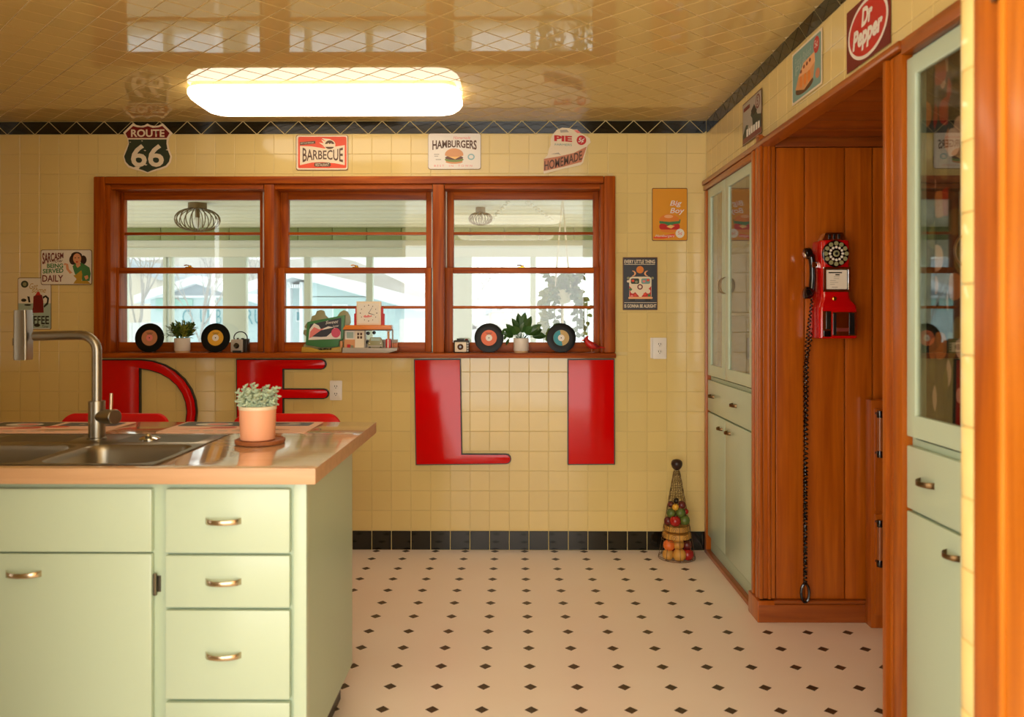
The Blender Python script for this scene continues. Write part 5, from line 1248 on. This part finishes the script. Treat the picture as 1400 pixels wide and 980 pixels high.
# ------------------------------------------------------------------ outside
def house(name, label, Y, wall, wz, gable, wm, rm, depth=9, over=.3):
    """front wall in photo pixels at depth Y, gable roof as pixel polyline"""
    r = thing(name, label, 'house', (PX((wall[0]+wall[1])/2, Y), Y, -.4)); ox, oy = r.location.x, r.location.y
    X = lambda p: PX(p, Y)-ox
    Z = lambda p: PZ(400, p, Y)+.4
    g_ = [(X(a), Z(b)) for a, b in gable]
    top = min(Z(wz), 99)
    MB().box(X(wall[0]), X(wall[1]), 0, depth, 0, top).build('walls', wm, r)
    mb = MB(); th = .22; n_ = len(g_); pts = [(x, z) for x, z in g_]+[(x, z-th) for x, z in reversed(g_)]
    mb.prism(pts, -depth, over); mb.v = [(x, -z, y) for x, y, z in mb.v]; mb.build('roof', rm, r)
    return r, X, Z
r, X, Z = house('teal_house', 'teal house with a pale gable behind the left window', 22, (206, 392), 404, [(190, 404), (272, 377), (398, 418)], 'teal_wall', 'snow')
mb = MB().prism([(X(204), Z(404)), (X(272), Z(380)), (X(345), Z(404))], 0, .1); mb.v = [(x, -z+.1, y) for x, y, z in mb.v]; mb.build('gable', 'grey_roof', r)
MB().box(X(196), X(350), -.08, -.001, Z(407), Z(404)).build('fascia', 'snow', r); MB().box(X(289), X(297), -.12, -.001, 0, Z(407)).build('corner_board', 'snow', r); MB().box(X(214), X(240), -.05, -.001, Z(424), Z(408)).build('shutter', 'teal_green', r); MB().box(X(236), X(264), -.05, -.001, Z(420), Z(409)).build('shutter', 'teal_green', r)
for t_, a, b in (('O', 252, 266), ('U', 276, 288), ('B', 298, 305), ('R', 338, 348), ('U', 350, 362)):
    inst('wall_lettering', text_mesh('wall_lettering', t_, (X(a), Z(443), X(b), Z(423)), 0, 'teal_dark'), r, (0, -.13, 0), (PI/2, 0, 0))
r, X, Z = house('white_house', 'white house under a snowy roof behind the middle window', 18, (424, 540), 405, [(340, 388), (404, 366), (436, 374), (571, 411)], 'teal_wall', 'snow', 7)
mb = MB().prism([(X(424), Z(406)), (X(424), Z(374)), (X(436), Z(377)), (X(545), Z(406))], 0, .1); mb.v = [(x, -z+.1, y) for x, y, z in mb.v]; mb.build('gable', 'teal_wall', r)
MB().box(X(350), X(424), .6, 6, 0, Z(390)).build('porch_wall', 'teal_wall', r)
for a in (394, 411): MB().box(X(a), X(a+4), -.1, .15, 0, Z(386)).build('porch_column', 'snow', r)
w_ = MB().box(X(396), X(405), .52, .599, Z(440), Z(424)).build('window', 'snow', r); MB().box(X(397.5), X(403.5), .49, .519, Z(438), Z(426)).build('pane', 'teal_dark', w_)
for i in range(9): MB().box(X(392+i*3.2), X(393.6+i*3.2), -.16, -.02, Z(394), Z(389)).build('dentil', 'snow', r)
w_ = MB().box(X(455), X(476), -.06, -.001, Z(440), Z(416)).build('window', 'snow', r); MB().box(X(457), X(474), -.08, -.061, Z(438), Z(418)).build('pane', 'teal_green', w_)
house('grey_house', 'small grey house in the haze behind the right window', 40, (668, 716), 424, [(660, 426), (690, 412), (722, 426)], 'beige_wall', 'grey_roof', 8)
house('beige_house', 'beige house at the left edge of the window', 34, (120, 214), 372, [(110, 374), (165, 352), (222, 376)], 'beige_wall', 'grey_roof', 8)
def fence(px0, px1, Y, py, label):
    x0, x1 = PX(px0, Y), PX(px1, Y); z = PZ(400, py, Y); n_ = int((x1-x0)/.16); r = thing('board_fence', label, 'fence', (x0, Y, -.4))
    me = MB().box(-.075, .075, -.012, .012, 0, z+.4).mesh('fence_board', 'fence')
    for i in range(n_): inst('fence_board', me, r, (i*.16+.08, 0, 0))
    MB().box(0, x1-x0, .013, .06, .3, .4).build('rail', 'fence', r)
fence(140, 228, 17, 441, 'pale board fence below the beige house'); fence(546, 640, 16.5, 436, 'pale board fence beside the snowy white house')
def tree(px, Y, h, label, seed, lean=0):
    rn = random.Random(seed); r = thing('bare_tree', label, 'tree', (PX(px, Y), Y, -.4)); mbt = MB(); mbb = MB()
    def grow(p, d, L, rad, lv):
        pts = [p]; q = p.copy(); dd = d.copy()
        for i in range(3): dd = (dd+Vector((rn.uniform(-.18, .18), rn.uniform(-.18, .18), rn.uniform(-.02, .12)))).normalized(); q = q+dd*L/3; pts.append(q.copy())
        (mbt if lv == 0 else mbb).tube(pts, [rad, rad*.85, rad*.7, rad*.55], 6)
        if lv < 4:
            for k in range(3 if lv else 5):
                t = rn.uniform(.45, 1); i = min(2, int(t*3)); s = pts[i].lerp(pts[i+1], t*3-i) if t < 1 else pts[3]
                nd = (dd+Vector((rn.uniform(-1, 1), rn.uniform(-1, 1), rn.uniform(-.2, .7)))*.8).normalized(); grow(s, nd, L*rn.uniform(.5, .72), rad*.5, lv+1)
    grow(Vector((0, 0, 0)), Vector((lean, 0, 1)).normalized(), h*.5, h*.010, 0)
    mbt.build('trunk', 'bark', r, smooth=True); mbb.build('branches', 'bark', r, smooth=True)
tree(262, 19, 4.6, 'bare pale tree in front of the teal house', 2); tree(178, 20, 5.2, 'bare tree in front of the beige house', 5); tree(352, 34, 7, 'bare tree at the right edge of the left window', 8); tree(655, 30, 5, 'hazy bare tree behind the right window', 12)
# hill
v = []; f = []; nx = 40
for i in range(nx+1):
    px = -400+1040*i/nx; x = PX(px, 85); h = max(-.4, PZ(400, 352+max(0, (px-420)/220)**2*85+4*math.sin(i*.9), 85))
    v += [(x, 85-12, -.5), (x, 85, h), (x, 110, -.5)]
for i in range(nx):
    for j in (0, 1): f.append((3*i+j, 3*i+3+j, 3*i+4+j, 3*i+1+j))
tag(MB().add(v, f).build('hillside', 'hill', None, smooth=True), 'pale grey wooded hillside beyond the houses', 'hill', kind='structure')
